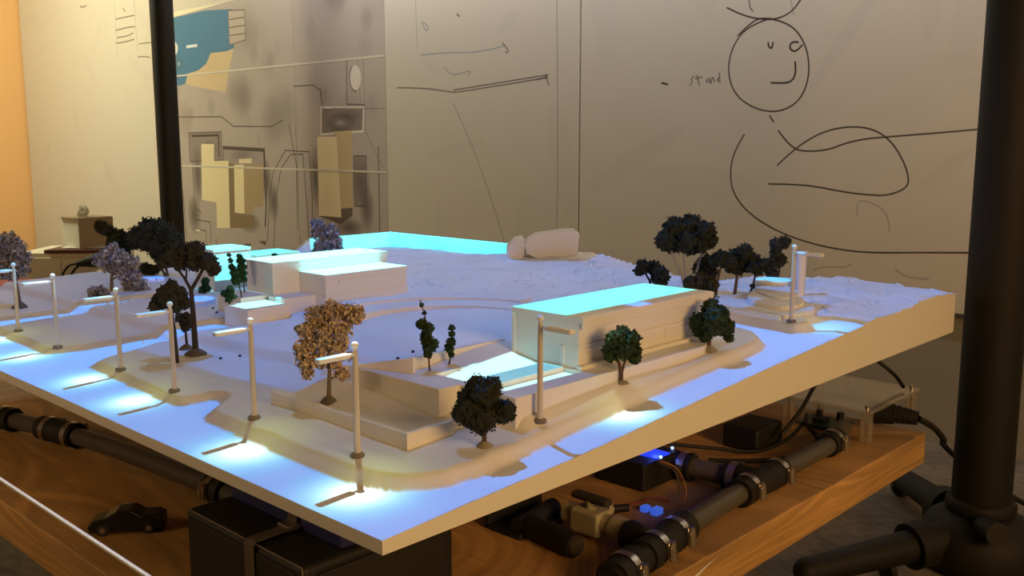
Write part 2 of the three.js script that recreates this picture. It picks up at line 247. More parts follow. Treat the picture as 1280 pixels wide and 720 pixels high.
{
  const p = thing('pipe_stand', 'thick black iron pipe stand at the right edge with a clamped foot', 'stand', [1.11, -0.026, H_FLOOR]);
  part('pole', lathe([[0, 0.03], [0.0415, 0.03], [0.0395, 1.2], [0.0395, H_TOP + BASE - 0.004], [0, H_TOP + BASE - 0.004]], 40), M.iron, p);
  part('collar', lathe([[0.040, 0.085], [0.047, 0.087], [0.049, 0.092], [0.049, 0.102], [0.046, 0.107], [0.040, 0.108]], 40), M.iron, p);
  part('hub', lathe([[0, 0.003], [0.075, 0.003], [0.085, 0.02], [0.085, 0.05], [0.07, 0.075], [0.045, 0.088], [0, 0.09]], 40), M.iron, p);
  const az = THREE.MathUtils.degToRad(43.534), dir = (r, f) => [Math.sin(az) * r + Math.cos(az) * f, -( -Math.cos(az) * r + Math.sin(az) * f)];
  const leg = (r, f) => { const [x, z] = dir(r, f), k = Math.hypot(x, z), q = (s, y) => [x * s, y, z * s];
    const m = part('leg', [rod(q(0.03 / k, 0.055), q(0.95, 0.035), 0.026, 0.019, 20), ball(...q(0.95, 0.035), 0.02)], M.iron, p);
    part('clamp_ring', rod(q(0.30, 0.05), q(0.40, 0.047), 0.034, 0.034, 24), M.iron, m);
    part('caster', rod(q(0.93, 0.018), q(0.97, 0.018), 0.017, 0.017, 20), M.rubber, m); part('caster', rod(q(0.5, 0.017), q(0.53, 0.017), 0.016, 0.016, 20), M.rubber, m); };
  leg(-0.30, -0.10); leg(0.28, -0.02); leg(0.0, 0.30);
  part('knob', [rod([-0.05, 0.085, 0.02], [-0.085, 0.09, 0.05], 0.014, 0.016, 14)], M.rubber, p);
}
{
  const p = thing('pipe_post', 'black round post standing between the left whiteboard and the site plan', 'post', [1.2948, 2.8, H_FLOOR]);
  part('pole', lathe([[0, 0.01], [0.0395, 0.01], [0.0395, H_TOP + BASE - 0.004], [0, H_TOP + BASE - 0.004]], 32), M.black, p);
  part('base_flange', lathe([[0, 0], [0.12, 0], [0.12, 0.012], [0.06, 0.02], [0.05, 0.05], [0.0395, 0.055]], 32), M.black, p);
}

// ---------------------------------------------------------------- ground shape of the model
const LA = 1.0194, LB = 1.2344;
const roadRise = (a) => { const A = [0, 0.2, 0.5, 0.6, 0.69, 1.02], Hh = [0.0083, 0.017, 0.0365, 0.042, 0.047, 0.054]; for (let i = 1; i < 6; i++) if (a <= A[i] || i === 5) return lerp(Hh[i - 1], Hh[i], (a - A[i - 1]) / (A[i] - A[i - 1])); };
const FILL = [[0.1675, 0.250], [0.1890, 0.2000], [0.318, 0.2000], [0.40, 0.205], [0.40, 0.30], [0.1675, 0.30]];           // the plaza's raised edge above the court
const fill = (a, b) => (inside(FILL, a, b) ? 0.0640 + 0.0025 * (1 - smooth(a, 0.183, 0.193)) - 0.2 * Math.max(0, b - 0.19) : 0);
const KNOTS = (() => {
  const k = [];
  for (const b of [0, 0.15, 0.3, 0.45, 0.6, 0.75, 0.9, 1.05, 1.2344]) k.push([0, b, 0.0083]);
  for (const b of [0.15, 0.3, 0.45, 0.6, 0.75, 0.9, 1.05, 1.2344]) k.push([0.065, b, 0.011]);
  for (const a of [0.1, 0.2, 0.3, 0.4, 0.5, 0.6, 0.68]) for (const b of [0, 0.06]) k.push([a, b, roadRise(a)]);
  return k.concat([[0.72, 0, 0.0485], [0.77, 0, 0.0502], [0.857, 0, 0.0504], [0.9, 0, 0.0555], [1.0194, 0.0, 0.0512], [0.12, 0.11, 0.014], [0.16, 0.11, 0.017],
    [1.0194, 0.0957, 0.0553], [1.0194, 0.183, 0.0563], [1.0194, 0.239, 0.0496], [1.0194, 0.313, 0.0455], [1.0194, 0.382, 0.0303], [1.0194, 0.46, 0.034], [1.0194, 0.575, 0.0489], [1.0194, 0.614, 0.056], [1.0194, 0.70, 0.0575], [1.0, 0.8, 0.049], [1.005, 0.9, 0.037],
    [0.19, 1.234, 0.0164], [0.30, 1.234, 0.0187], [0.363, 1.234, 0.0225], [0.55, 1.234, 0.028], [0.8, 1.22, 0.036], [0.9, 1.2, 0.034], [1.0, 1.22, 0.0295], [0.95, 1.05, 0.036],
    [0.13, 0.66, 0.0138], [0.23, 0.67, 0.0175], [0.33, 0.61, 0.0245], [0.155, 0.53, 0.019], [0.125, 0.51, 0.0165], [0.20, 0.945, 0.0165], [0.28, 0.90, 0.021], [0.15, 0.80, 0.0145], [0.25, 0.78, 0.021], [0.2, 1.08, 0.018],
    [0.36, 0.32, 0.051], [0.45, 0.40, 0.052], [0.5, 0.5, 0.051], [0.43, 0.50, 0.045], [0.26, 0.26, 0.050], [0.37, 0.42, 0.044], [0.22, 0.30, 0.042], [0.16, 0.33, 0.026], [0.12, 0.40, 0.016], [0.22, 0.45, 0.023], [0.30, 0.53, 0.0265], [0.28, 0.36, 0.040], [0.38, 0.56, 0.034],
    [0.33, 0.70, 0.027], [0.40, 0.78, 0.027], [0.42, 0.95, 0.024], [0.55, 0.9, 0.034], [0.6, 0.62, 0.052], [0.62, 0.75, 0.046], [0.75, 0.9, 0.044], [0.7, 1.05, 0.039], [0.72, 0.5, 0.052], [0.7, 0.33, 0.051], [0.6, 0.3, 0.053], [0.67, 0.16, 0.050], [0.8, 0.2, 0.050], [0.78, 0.1, 0.050], [0.9, 0.12, 0.053], [0.85, 0.62, 0.052], [0.85, 0.78, 0.049], [0.88, 0.4, 0.046]]);
})();
const surface = (() => {                                               // thin-plate spline through the knots
  const n = KNOTS.length, N = n + 3, A = [], U = (r2) => (r2 < 1e-12 ? 0 : r2 * Math.log(r2) * 0.5);
  for (let i = 0; i < N; i++) A.push(new Float64Array(N + 1));
  for (let i = 0; i < n; i++) { const [a, b, h] = KNOTS[i]; for (let j = 0; j < n; j++) A[i][j] = U((a - KNOTS[j][0]) ** 2 + (b - KNOTS[j][1]) ** 2); A[i][i] += 1e-5; A[i][n] = A[n][i] = 1; A[i][n + 1] = A[n + 1][i] = a; A[i][n + 2] = A[n + 2][i] = b; A[i][N] = h; }
  for (let c = 0; c < N; c++) { let p = c; for (let r = c + 1; r < N; r++) if (Math.abs(A[r][c]) > Math.abs(A[p][c])) p = r; [A[c], A[p]] = [A[p], A[c]]; for (let r = 0; r < N; r++) if (r !== c && A[r][c]) { const f = A[r][c] / A[c][c]; for (let k = c; k <= N; k++) A[r][k] -= f * A[c][k]; } }
  const w = A.map((r, i) => r[N] / r[i]);
  return (a, b) => { let h = w[n] + w[n + 1] * a + w[n + 2] * b; for (let i = 0; i < n; i++) h += w[i] * U((a - KNOTS[i][0]) ** 2 + (b - KNOTS[i][1]) ** 2); return h; };
})();
const ROADS = [
  [[0, -0.01], [-0.01, 1.25], [0.075, 1.25], [0.071, 0.885], [0.066, 0.71], [0.074, 0.597], [0.069, 0.538], [0.064, 0.413], [0.064, 0.388], [0.060, 0.321], [0.055, 0.264], [0.052, 0.195], [0.052, 0.10], [0.0545, 0.078], [0.060, 0.060], [0.072, 0.046], [0.090, 0.037], [0.118, 0.034], [0.202, 0.039], [0.247, 0.042], [0.417, 0.044], [0.475, 0.043], [0.515, 0.040], [0.55, 0.043], [0.575, 0.052], [0.60, 0.055], [0.637, 0.050], [0.648, 0.040], [0.664, 0.039], [0.676, 0.046], [0.69, 0.057], [0.735, 0.046], [0.735, 0.014], [0.715, -0.01]],
  [[0.05, 0.389], [0.092, 0.377], [0.097, 0.362], [0.091, 0.349], [0.05, 0.321]],
  [[0.05, 0.72], [0.099, 0.697], [0.169, 0.692], [0.23, 0.671], [0.342, 0.626], [0.312, 0.578], [0.167, 0.639], [0.133, 0.626], [0.097, 0.618], [0.05, 0.59]],
  [[0.05, 0.99], [0.102, 0.976], [0.195, 0.949], [0.245, 0.929], [0.30, 0.912], [0.30, 0.884], [0.227, 0.889], [0.14, 0.915], [0.08, 0.913], [0.05, 0.90]],
  [[0.56, 0.04], [0.592, 0.070], [0.594, 0.16], [0.642, 0.16], [0.641, 0.09], [0.640, 0.045]],
];
const inside = (poly, x, y) => { let c = false; for (let i = 0, j = poly.length - 1; i < poly.length; j = i++) { const [xi, yi] = poly[i], [xj, yj] = poly[j]; if (yi > y !== yj > y && x < ((xj - xi) * (y - yi)) / (yj - yi) + xi) c = !c; } return c; };
const NA = 409, NB = 495, at = (i, j) => j * NA + i, ga = (i) => (i / (NA - 1)) * LA, gb = (j) => (j / (NB - 1)) * LB;
const isRoad = new Float32Array(NA * NB), kerb = new Float32Array(NA * NB), height = new Float32Array(NA * NB);
{
  for (let j = 0; j < NB; j++) for (let i = 0; i < NA; i++) isRoad[at(i, j)] = ROADS.some((p) => inside(p, ga(i), gb(j))) ? 1 : 0;
  let cur = isRoad;
  for (let pass = 0; pass < 2; pass++) {
    const next = new Float32Array(NA * NB);
    for (let j = 0; j < NB; j++) for (let i = 0; i < NA; i++) { let s = 0, n = 0; for (let dj = -1; dj <= 1; dj++) for (let di = -1; di <= 1; di++) { const x = clamp(i + di, 0, NA - 1), y = clamp(j + dj, 0, NB - 1); s += cur[at(x, y)]; n++; } next[at(i, j)] = s / n; }
    cur = next;
  }
  kerb.set(cur);
  // thin-plate values on a coarse grid, then bilinear
  const CA = 103, CB = 125, coarse = new Float32Array(CA * CB);
  for (let j = 0; j < CB; j++) for (let i = 0; i < CA; i++) coarse[j * CA + i] = surface((i / (CA - 1)) * LA, (j / (CB - 1)) * LB);
  for (let j = 0; j < NB; j++) for (let i = 0; i < NA; i++) {
    const x = (i / (NA - 1)) * (CA - 1), y = (j / (NB - 1)) * (CB - 1), x0 = Math.min(CA - 2, Math.floor(x)), y0 = Math.min(CB - 2, Math.floor(y)), fx = x - x0, fy = y - y0;
    const s = lerp(lerp(coarse[y0 * CA + x0], coarse[y0 * CA + x0 + 1], fx), lerp(coarse[(y0 + 1) * CA + x0], coarse[(y0 + 1) * CA + x0 + 1], fx), fy);
    const a = ga(i), b = gb(j), apron = 0.009 * smooth(b, 0.046, 0.061) * smooth(a, 0.185, 0.2) * (1 - smooth(a, 0.30, 0.46)), c = (0.0105 - 0.0045 * smooth(b, 0.1, 0.45)) * (1 - 0.75 * smooth(a, 0.68, 0.74)) * (1 - 0.6 * smooth(a, 0.34, 0.5) * smooth(b, 0.15, 0.4));
    const hill = Math.max(smooth(a, 0.50, 0.60) * smooth(b, 0.36, 0.5), smooth(a, 0.70, 0.78), smooth(b, 0.75, 0.9) * smooth(a, 0.5, 0.58));
    // carved contours that follow the lie of the land: shallow steps with a raised lip, wandering a little
    const w = s + 0.0010 * noise2(a * 5 + 5, b * 5) + 0.00018 * noise2(a * 30, b * 30), f = w / 0.0021 - Math.floor(w / 0.0021);
    const ridge = hill * ((smooth(f, 0.6, 0.85) - f) * 0.0022 + 0.0026 * Math.exp(-(((f - 0.85) / 0.08) ** 2)) * (0.4 + 0.6 * Math.abs(noise2(a * 16, b * 16))));
    height[at(i, j)] = Math.max(0.004, s + c * (1 - kerb[at(i, j)]) + ridge + apron, fill(a, b));
  }
}
const ground = (a, b) => { const x = clamp((a / LA) * (NA - 1), 0, NA - 1.001), y = clamp((b / LB) * (NB - 1), 0, NB - 1.001), i = Math.floor(x), j = Math.floor(y); return lerp(lerp(height[at(i, j)], height[at(i + 1, j)], x - i), lerp(height[at(i, j + 1)], height[at(i + 1, j + 1)], x - i), y - j); };

// what the projector has to find: plan boxes with a height and a kind, filled in while the model is built
const tops = Float32Array.from(height), kinds = new Uint8Array(NA * NB);
const KIND = { road: 1, kerb: 2, pavement: 3, plaza: 4, terrain: 5, pool: 6, roofBright: 7, roof: 8, rim: 9, sky: 10, deep: 11, facade: 12, dim: 13, ledge: 14, bridge: 15 };
function mark(test, a0, a1, b0, b1, top, kind) {
  for (let j = Math.max(0, Math.floor((b0 / LB) * (NB - 1))); j <= Math.min(NB - 1, Math.ceil((b1 / LB) * (NB - 1))); j++) for (let i = Math.max(0, Math.floor((a0 / LA) * (NA - 1))); i <= Math.min(NA - 1, Math.ceil((a1 / LA) * (NA - 1))); i++) {
    const a = ga(i), b = gb(j);
    if (a < a0 || a > a1 || b < b0 || b > b1 || (test && !test(a, b))) continue;
    if (top !== null) tops[at(i, j)] = top;
    kinds[at(i, j)] = kind;
  }
}
for (let j = 0; j < NB; j++) for (let i = 0; i < NA; i++) {
  const a = ga(i), b = gb(j), k = kerb[at(i, j)];
  kinds[at(i, j)] = k > 0.93 ? KIND.road : k > 0.03 ? KIND.kerb : a > 0.70 || (a > 0.52 && b > 0.3) || (a > 0.48 && b > 0.72) ? KIND.terrain : b < 0.15 || a < 0.125 ? KIND.pavement : b < 0.62 && a > 0.13 ? KIND.plaza : KIND.ledge;
}

// ---------------------------------------------------------------- the site model
const site = thing('site_model', 'white architectural site model slab with projected blue roads and carved hills', 'model', [0, 0, 0]);
{
  const groups = { road_surface: [], pavement: [], terrain: [] };
  const tool = grain(1024, 1024, (u, v) => {                            // milling marks: long wandering ridges
    const a = u * 0.6, b = v * 0.6, p = (a - b) * 0.707, q = (a + b) * 0.707, w = q + 0.010 * noise2(p * 9, q * 14) + 0.003 * noise2(p * 34, q * 40);
    const r = Math.exp(-Math.pow(((((w / 0.0125) % 1) + 1) % 1 - 0.5) / 0.13, 2)) * clamp(0.25 + 1.1 * noise2(p * 14 + 7, q * 26), 0, 1), x = 60 + 150 * r + 18 * noise2(p * 120, q * 160);
    return [clamp(x, 0, 255), clamp(x, 0, 255), clamp(x, 0, 255)];
  });
  tool.colorSpace = THREE.NoColorSpace;
  const carved = M.white.clone(); carved.bumpMap = tool; carved.bumpScale = 0.0034; carved.roughness = 0.5;
  for (let j = 0; j < NB - 1; j++) for (let i = 0; i < NA - 1; i++) {
    const k = kerb[at(i, j)], a = ga(i), b = gb(j), g = k > 0.93 ? 'road_surface' : a > 0.70 || (a > 0.52 && b > 0.3) || (a > 0.48 && b > 0.72) ? 'terrain' : 'pavement';
    groups[g].push(at(i, j), at(i + 1, j), at(i + 1, j + 1), at(i, j), at(i + 1, j + 1), at(i, j + 1));
  }
  const pos = new Float32Array(NA * NB * 3), nor = new Float32Array(NA * NB * 3);
  for (let j = 0; j < NB; j++) for (let i = 0; i < NA; i++) {
    const k = at(i, j) * 3; pos[k] = ga(i); pos[k + 1] = height[at(i, j)]; pos[k + 2] = -gb(j);
    const dx = (height[at(Math.min(NA - 1, i + 1), j)] - height[at(Math.max(0, i - 1), j)]) / (2 * LA / (NA - 1)), dz = -(height[at(i, Math.min(NB - 1, j + 1))] - height[at(i, Math.max(0, j - 1))]) / (2 * LB / (NB - 1));
    const l = Math.hypot(dx, 1, dz); nor[k] = -dx / l; nor[k + 1] = 1 / l; nor[k + 2] = -dz / l;
  }
  for (const [name, index] of Object.entries(groups)) {
    const g = new THREE.BufferGeometry(), remap = new Map(), p = [], n = [], ix = [], uv = [];
    for (const v of index) { let m = remap.get(v); if (m === undefined) { m = remap.size; remap.set(v, m); p.push(pos[v * 3], pos[v * 3 + 1], pos[v * 3 + 2]); n.push(nor[v * 3], nor[v * 3 + 1], nor[v * 3 + 2]); uv.push(pos[v * 3] / 0.6, -pos[v * 3 + 2] / 0.6); } ix.push(m); }
    g.setAttribute('position', new THREE.Float32BufferAttribute(p, 3)); g.setAttribute('normal', new THREE.Float32BufferAttribute(n, 3)); g.setAttribute('uv', new THREE.Float32BufferAttribute(uv, 2)); g.setIndex(ix);
    const m = new THREE.Mesh(g, name === 'terrain' ? carved : M.white); m.name = name; m.castShadow = m.receiveShadow = true; site.add(m);
  }
  // the four cut edges and the underside
  const side = (pts, nx, nz) => { const v = [], n = []; for (let k = 0; k < pts.length - 1; k++) { const [p, q] = [pts[k], pts[k + 1]]; v.push(p[0], 0, p[2], q[0], 0, q[2], q[0], q[1], q[2], p[0], 0, p[2], q[0], q[1], q[2], p[0], p[1], p[2]); for (let t = 0; t < 6; t++) n.push(nx, 0, nz); } const g = new THREE.BufferGeometry(); g.setAttribute('position', new THREE.Float32BufferAttribute(v, 3)); g.setAttribute('normal', new THREE.Float32BufferAttribute(n, 3)); g.setAttribute('uv', new THREE.Float32BufferAttribute(new Float32Array((v.length / 3) * 2), 2)); return g; };
  const row = (f, n) => Array.from({ length: n }, (_, k) => { const [i, j] = f(k); return [ga(i), height[at(i, j)], -gb(j)]; });
  part('cut_edge', side(row((k) => [k, 0], NA), 0, 1), M.white, site, 'right cut edge of the slab, thicker towards the back');
  part('cut_edge', side(row((k) => [0, NB - 1 - k], NB), -1, 0), M.white, site, 'thin left cut edge of the slab');
  part('cut_edge', [side(row((k) => [NA - 1, k], NB), 1, 0), side(row((k) => [NA - 1 - k, NB - 1], NA), 0, -1)], M.white, site);
  part('underside', box(0.0005, LA - 0.0005, -0.002, 0, -LB + 0.0005, -0.0005), M.white, site);

  // lake rim along the back corner
  const rim = 0.0615, rimTop = [[0.765, 0.040], [0.785, 0.056], [0.80, 0.0615], [LA - 0.012, 0.0615]];
  part('lake_rim', sbox(LA - 0.010, LA - 0.0005, 0.862, LB - 0.0005, 0.012, rim, 0.0012), M.white, site);
  const s = new THREE.Shape(); s.moveTo(0.745, 0.012); for (const p of rimTop) s.lineTo(...p); s.lineTo(LA - 0.0115, 0.012);
  part('lake_rim', new THREE.ExtrudeGeometry(s, { depth: 0.010, bevelEnabled: false }).translate(0, 0, -LB + 0.0005), M.white, site);
  mark(null, LA - 0.013, LA, 0.862, LB, rim, KIND.rim); mark(null, 0.80, LA, LB - 0.013, LB, rim, KIND.rim);

  // low garden wall, the sunken court's deck, its parapets
  part('garden_wall', [prism([[0.101, 0.094], [0.150, 0.094], [0.150, 0.100], [0.107, 0.100], [0.107, 0.285], [0.101, 0.285]], 0.010, 0.0365, 0.0008)], M.white, site);
  part('garden_bed', sbox(0.106, 0.168, 0.099, 0.285, 0.008, 0.0292), M.white, site);
  mark(null, 0.101, 0.168, 0.094, 0.285, 0.030, KIND.dim);
  const D = 0.054;
  const deck = [[0.165, 0.128], [0.188, 0.126], [0.188, 0.060], [0.47, 0.060], [0.505, 0.072], [0.505, 0.18], [0.32, 0.182], [0.318, 0.199], [0.187, 0.199], [0.1675, 0.247], [0.165, 0.247]];
  const pit = [[0.2, 0.083], [0.300, 0.080], [0.300, 0.168], [0.2, 0.172]];
  part('court_deck', prism(deck, 0.012, D, 0.0006, [pit]), M.white, site);
  part('court_floor', sbox(0.1995, 0.3005, 0.079, 0.173, 0.014, D - 0.0042), M.white, site);
  part('court_bridge', sbox(0.2, 0.3005, 0.104, 0.130, 0.040, D + 0.0004), M.white, site);
  mark((a, b) => inside(deck, a, b), 0, 1, 0, 1, D, KIND.ledge); mark((a, b) => inside(pit, a, b), 0, 1, 0, 1, D - 0.0042, KIND.pool); mark(null, 0.2, 0.300, 0.104, 0.130, D + 0.0004, KIND.bridge);
  { // retaining walls between the deck and the plaza: the first one rises along its length
    const l = Math.hypot(0.0225, 0.060), w = new THREE.Shape([[0, 0.02], [0, 0.0555], [l, 0.0682], [l, 0.02]].map((p) => new THREE.Vector2(...p)));
    part('retaining_wall', new THREE.ExtrudeGeometry(w, { depth: 0.004, bevelEnabled: false }).translate(0, 0, -0.004).rotateY(-Math.atan2(0.060, 0.0225)).translate(0.165, 0, -0.247), M.white, site);
  }
  part('retaining_wall', sbox(0.186, 0.318, 0.1975, 0.2025, 0.03, 0.0650, 0.0006), M.white, site);
  mark((a, b) => inside(FILL, a, b), 0.16, 0.40, 0.17, 0.30, null, KIND.plaza); mark(null, 0.186, 0.318, 0.1975, 0.2025, 0.065, KIND.ledge);
  // low arcs on the plaza
  const arc = (r0, r1, t0, t1) => { const p = []; for (let k = 0; k <= 24; k++) { const t = lerp(t0, t1, k / 24); p.push([0.36 + r1 * Math.cos(t), 0.33 + r1 * Math.sin(t)]); } for (let k = 24; k >= 0; k--) { const t = lerp(t0, t1, k / 24); p.push([0.36 + r0 * Math.cos(t), 0.33 + r0 * Math.sin(t)]); } return p; };
  part('plaza_step', prism(arc(0.115, 0.16, 0.1, 1.9), 0.03, 0.0592, 0.0008), M.white, site);
  part('plaza_step', prism(arc(0.16, 0.19, 0.2, 1.75), 0.03, 0.0622, 0.0008), M.white, site);
  // ledge and lit pool in front of the left buildings
  part('rear_bed', sbox(0.385, 0.46, 0.72, 0.85, 0.008, 0.040, 0.0006), M.white, site); mark(null, 0.385, 0.46, 0.72, 0.85, 0.040, KIND.ledge);
  part('podium', sbox(0.286, 0.330, 0.6445, 0.703, 0.012, 0.0605, 0.0006), M.white, site); mark(null, 0.286, 0.330, 0.6445, 0.703, 0.0605, KIND.ledge);
  part('pool_basin', sbox(0.262, 0.3225, 0.588, 0.645, 0.012, 0.0545, 0.0005), M.white, site); mark(null, 0.262, 0.3225, 0.588, 0.645, 0.0545, KIND.ledge); mark(null, 0.264, 0.320, 0.597, 0.643, 0.0545, KIND.pool);
  // rounded terraces by the round pavilion
  const slab = (pts, h0, h1) => { const c = new THREE.CatmullRomCurve3(pts.map(([a, b]) => new THREE.Vector3(a, b, 0)), true).getPoints(40).map((p) => [p.x, p.y]); return prism(c, h0, h1, 0.0015); };
  part('terrace_step', slab([[0.652, 0.075], [0.70, 0.062], [0.735, 0.07], [0.77, 0.10], [0.80, 0.15], [0.78, 0.19], [0.71, 0.19], [0.655, 0.16]], 0.03, 0.0605), M.white, site);
  part('terrace_step', slab([[0.690, 0.085], [0.735, 0.085], [0.775, 0.11], [0.80, 0.15], [0.79, 0.18], [0.73, 0.16], [0.69, 0.12]], 0.03, 0.0650), M.white, site);
  part('terrace_step', slab([[0.735, 0.115], [0.78, 0.115], [0.82, 0.14], [0.84, 0.17], [0.81, 0.19], [0.76, 0.16]], 0.03, 0.0668), M.white, site);
  mark(null, 0.655, 0.79, 0.075, 0.185, 0.062, KIND.dim); mark(null, 0.665, 0.73, 0.13, 0.185, 0.062, KIND.plaza);
  part('terrace_wall', sbox(0.646, 0.654, 0.07, 0.185, 0.03, 0.0595, 0.001), M.white, site);
  // low kerb walls round the left blocks
  part('planter_wall', sbox(0.20, 0.30, 0.735, 0.743, 0.005, 0.030, 0.0008), M.white, site);
  part('planter_wall', sbox(0.19, 0.29, 0.835, 0.845, 0.005, 0.027, 0.0008), M.white, site);
}

// ---------------------------------------------------------------- buildings on the model (local x = a, y = h, z = -b)
function building(label, parts) {
  const g = thing('model_building', label, 'building', [0, 0, 0], 0);
  parts(g);
  return g;
}
building('long white model hall with a flat cyan-lit roof, behind the right-hand pavement', (g) => {
  part('walls', [sbox(0.302, 0.505, 0.088, 0.172, 0.050, 0.097, 0.0006)], M.print, g);
  part('roof', sbox(0.302, 0.521, 0.084, 0.173, 0.0968, 0.1030, 0.0006), M.print, g);
  part('fascia', sbox(0.3015, 0.523, 0.0825, 0.0845, 0.0925, 0.1022, 0.0004), M.print, g);
  part('plinth', sbox(0.3005, 0.509, 0.083, 0.0885, 0.050, 0.058, 0.0005), M.print, g);
  part('floor_band', sbox(0.3012, 0.507, 0.0862, 0.0885, 0.0745, 0.0765, 0.0004), M.print, g);
  part('pilaster', sbox(0.3012, 0.3025, 0.168, 0.172, 0.050, 0.0968, 0.0004), M.print, g);
  part('pilaster', sbox(0.3012, 0.3025, 0.105, 0.110, 0.050, 0.074, 0.0004), M.print, g);
  for (const [a0, a1] of [[0.31, 0.37], [0.375, 0.435], [0.44, 0.50]]) part('window_panel', sbox(a0, a1, 0.0872, 0.0885, 0.061, 0.0725, 0.0003), M.print, g);
  mark(null, 0.302, 0.521, 0.084, 0.173, 0.103, KIND.kerb); mark(null, 0.302, 0.519, 0.1015, 0.1725, 0.103, KIND.roof); mark(null, 0.385, 0.41, 0.084, 0.101, 0.103, KIND.deep);
});
building('stepped white model building with two bright roofs, in front of the carved lake rim', (g) => {
  part('walls', sbox(0.330, 0.523, 0.636, 0.702, 0.022, 0.0985, 0.0006), M.print, g);
  part('roof', sbox(0.329, 0.524, 0.635, 0.703, 0.098, 0.1035, 0.0006), M.print, g);
  part('lower_walls', sbox(0.371, 0.510, 0.576, 0.6362, 0.035, 0.0835, 0.0006), M.print, g);
  part('lower_roof', sbox(0.370, 0.511, 0.575, 0.6352, 0.083, 0.0885, 0.0006), M.print, g);
  part('plinth', sbox(0.322, 0.372, 0.598, 0.6365, 0.016, 0.0605, 0.0006), M.print, g); part('lower_plinth', sbox(0.3702, 0.511, 0.5752, 0.634, 0.035, 0.060, 0.0004), M.print, g);
  part('window_strip', sbox(0.392, 0.500, 0.5745, 0.5765, 0.0735, 0.0805, 0.0003), M.print, g);
  part('lit_window', sbox(0.3208, 0.3225, 0.607, 0.618, 0.0485, 0.0592, 0.0003), M.print, g);
  mark(null, 0.3225, 0.372, 0.598, 0.636, 0.0605, KIND.ledge); mark(null, 0.3195, 0.3225, 0.606, 0.619, 0.0592, KIND.facade);
  mark(null, 0.329, 0.524, 0.635, 0.703, 0.1035, KIND.roofBright); mark(null, 0.370, 0.511, 0.575, 0.635, 0.0885, KIND.roofBright);
});
building('far left white model block whose front wall glows cyan, behind the small vines', (g) => {
  part('walls', sbox(0.377, 0.440, 0.872, 0.93, 0.018, 0.0950, 0.0006), M.print, g);
  part('roof', sbox(0.376, 0.441, 0.871, 0.931, 0.0945, 0.0992, 0.0006), M.print, g);
  part('lower_walls', sbox(0.440, 0.522, 0.858, 0.922, 0.018, 0.0815, 0.0006), M.print, g);
  part('lower_roof', sbox(0.440, 0.523, 0.857, 0.923, 0.081, 0.0862, 0.0006), M.print, g);
  part('ledge', sbox(0.374, 0.442, 0.867, 0.873, 0.049, 0.0515, 0.0005), M.print, g);
  mark(null, 0.376, 0.441, 0.871, 0.931, 0.0992, KIND.facade); mark(null, 0.440, 0.523, 0.857, 0.923, 0.0862, KIND.roof);
});
function pavilion(name, label, a, b, r, h0, h1) {
  const g = thing(name, label, 'building', [a, b, h0]);
  part('drum', lathe([[0, 0], [r * 0.9, 0], [r * 0.9, h1 - h0 - 0.007], [0, h1 - h0 - 0.007]], 48), M.print, g);
  part('roof', lathe([[0, h1 - h0 - 0.008], [r, h1 - h0 - 0.008], [r, h1 - h0 - 0.0006], [r - 0.0008, h1 - h0], [0, h1 - h0]], 48), M.print, g);
}
pavilion('round_pavilion', 'low round model pavilion with a sky-blue roof, beside the white pylon', 0.856, 0.193, 0.026, 0.046, 0.0705);
mark((a, b) => Math.hypot(a - 0.856, b - 0.193) < 0.026, 0.8, 0.9, 0.1, 0.25, 0.0705, KIND.sky);
pavilion('round_pavilion', 'low round model pavilion with a deep blue roof, under the dark trees at left', 0.292, 0.774, 0.0255, 0.017, 0.0445);
mark((a, b) => Math.hypot(a - 0.292, b - 0.774) < 0.0255, 0.25, 0.4, 0.7, 0.9, 0.0445, KIND.deep);
{
  const g = thing('model_block', 'small two-part model block with a vivid blue face at the back left edge', 'building', [0.370, 1.058, 0.017]);
  part('block', rbox(-0.014, -0.001, 0, 0.022, -0.016, 0.008, 0.0006), M.print, g); part('block', rbox(0.002, 0.015, 0, 0.022, -0.016, 0.008, 0.0006), M.print, g); part('footing', rbox(-0.02, 0.055, 0, 0.012, -0.018, 0.010, 0.0006), M.print, g);
  mark(null, 0.356, 0.385, 1.05, 1.074, 0.039, KIND.deep);
}
{
  const g = thing('pylon', 'tall square white pylon behind the street lamp at right', 'tower', [0.852, 0.150, 0.048]);
  const c = new THREE.CylinderGeometry(0.0088, 0.0070, 0.0625, 4).rotateY(Math.PI / 4).translate(0, 0.03125, 0);
  part('shaft', c, M.print, g); part('cap', rbox(-0.0068, 0.0068, 0.0618, 0.0655, -0.0068, 0.0068, 0.0006), M.print, g);
}
mark((a, b) => Math.hypot(a - 0.955, (b - 0.695) * 0.9) < 0.075, 0.8, LA, 0.5, 0.9, 0.07, KIND.dim);
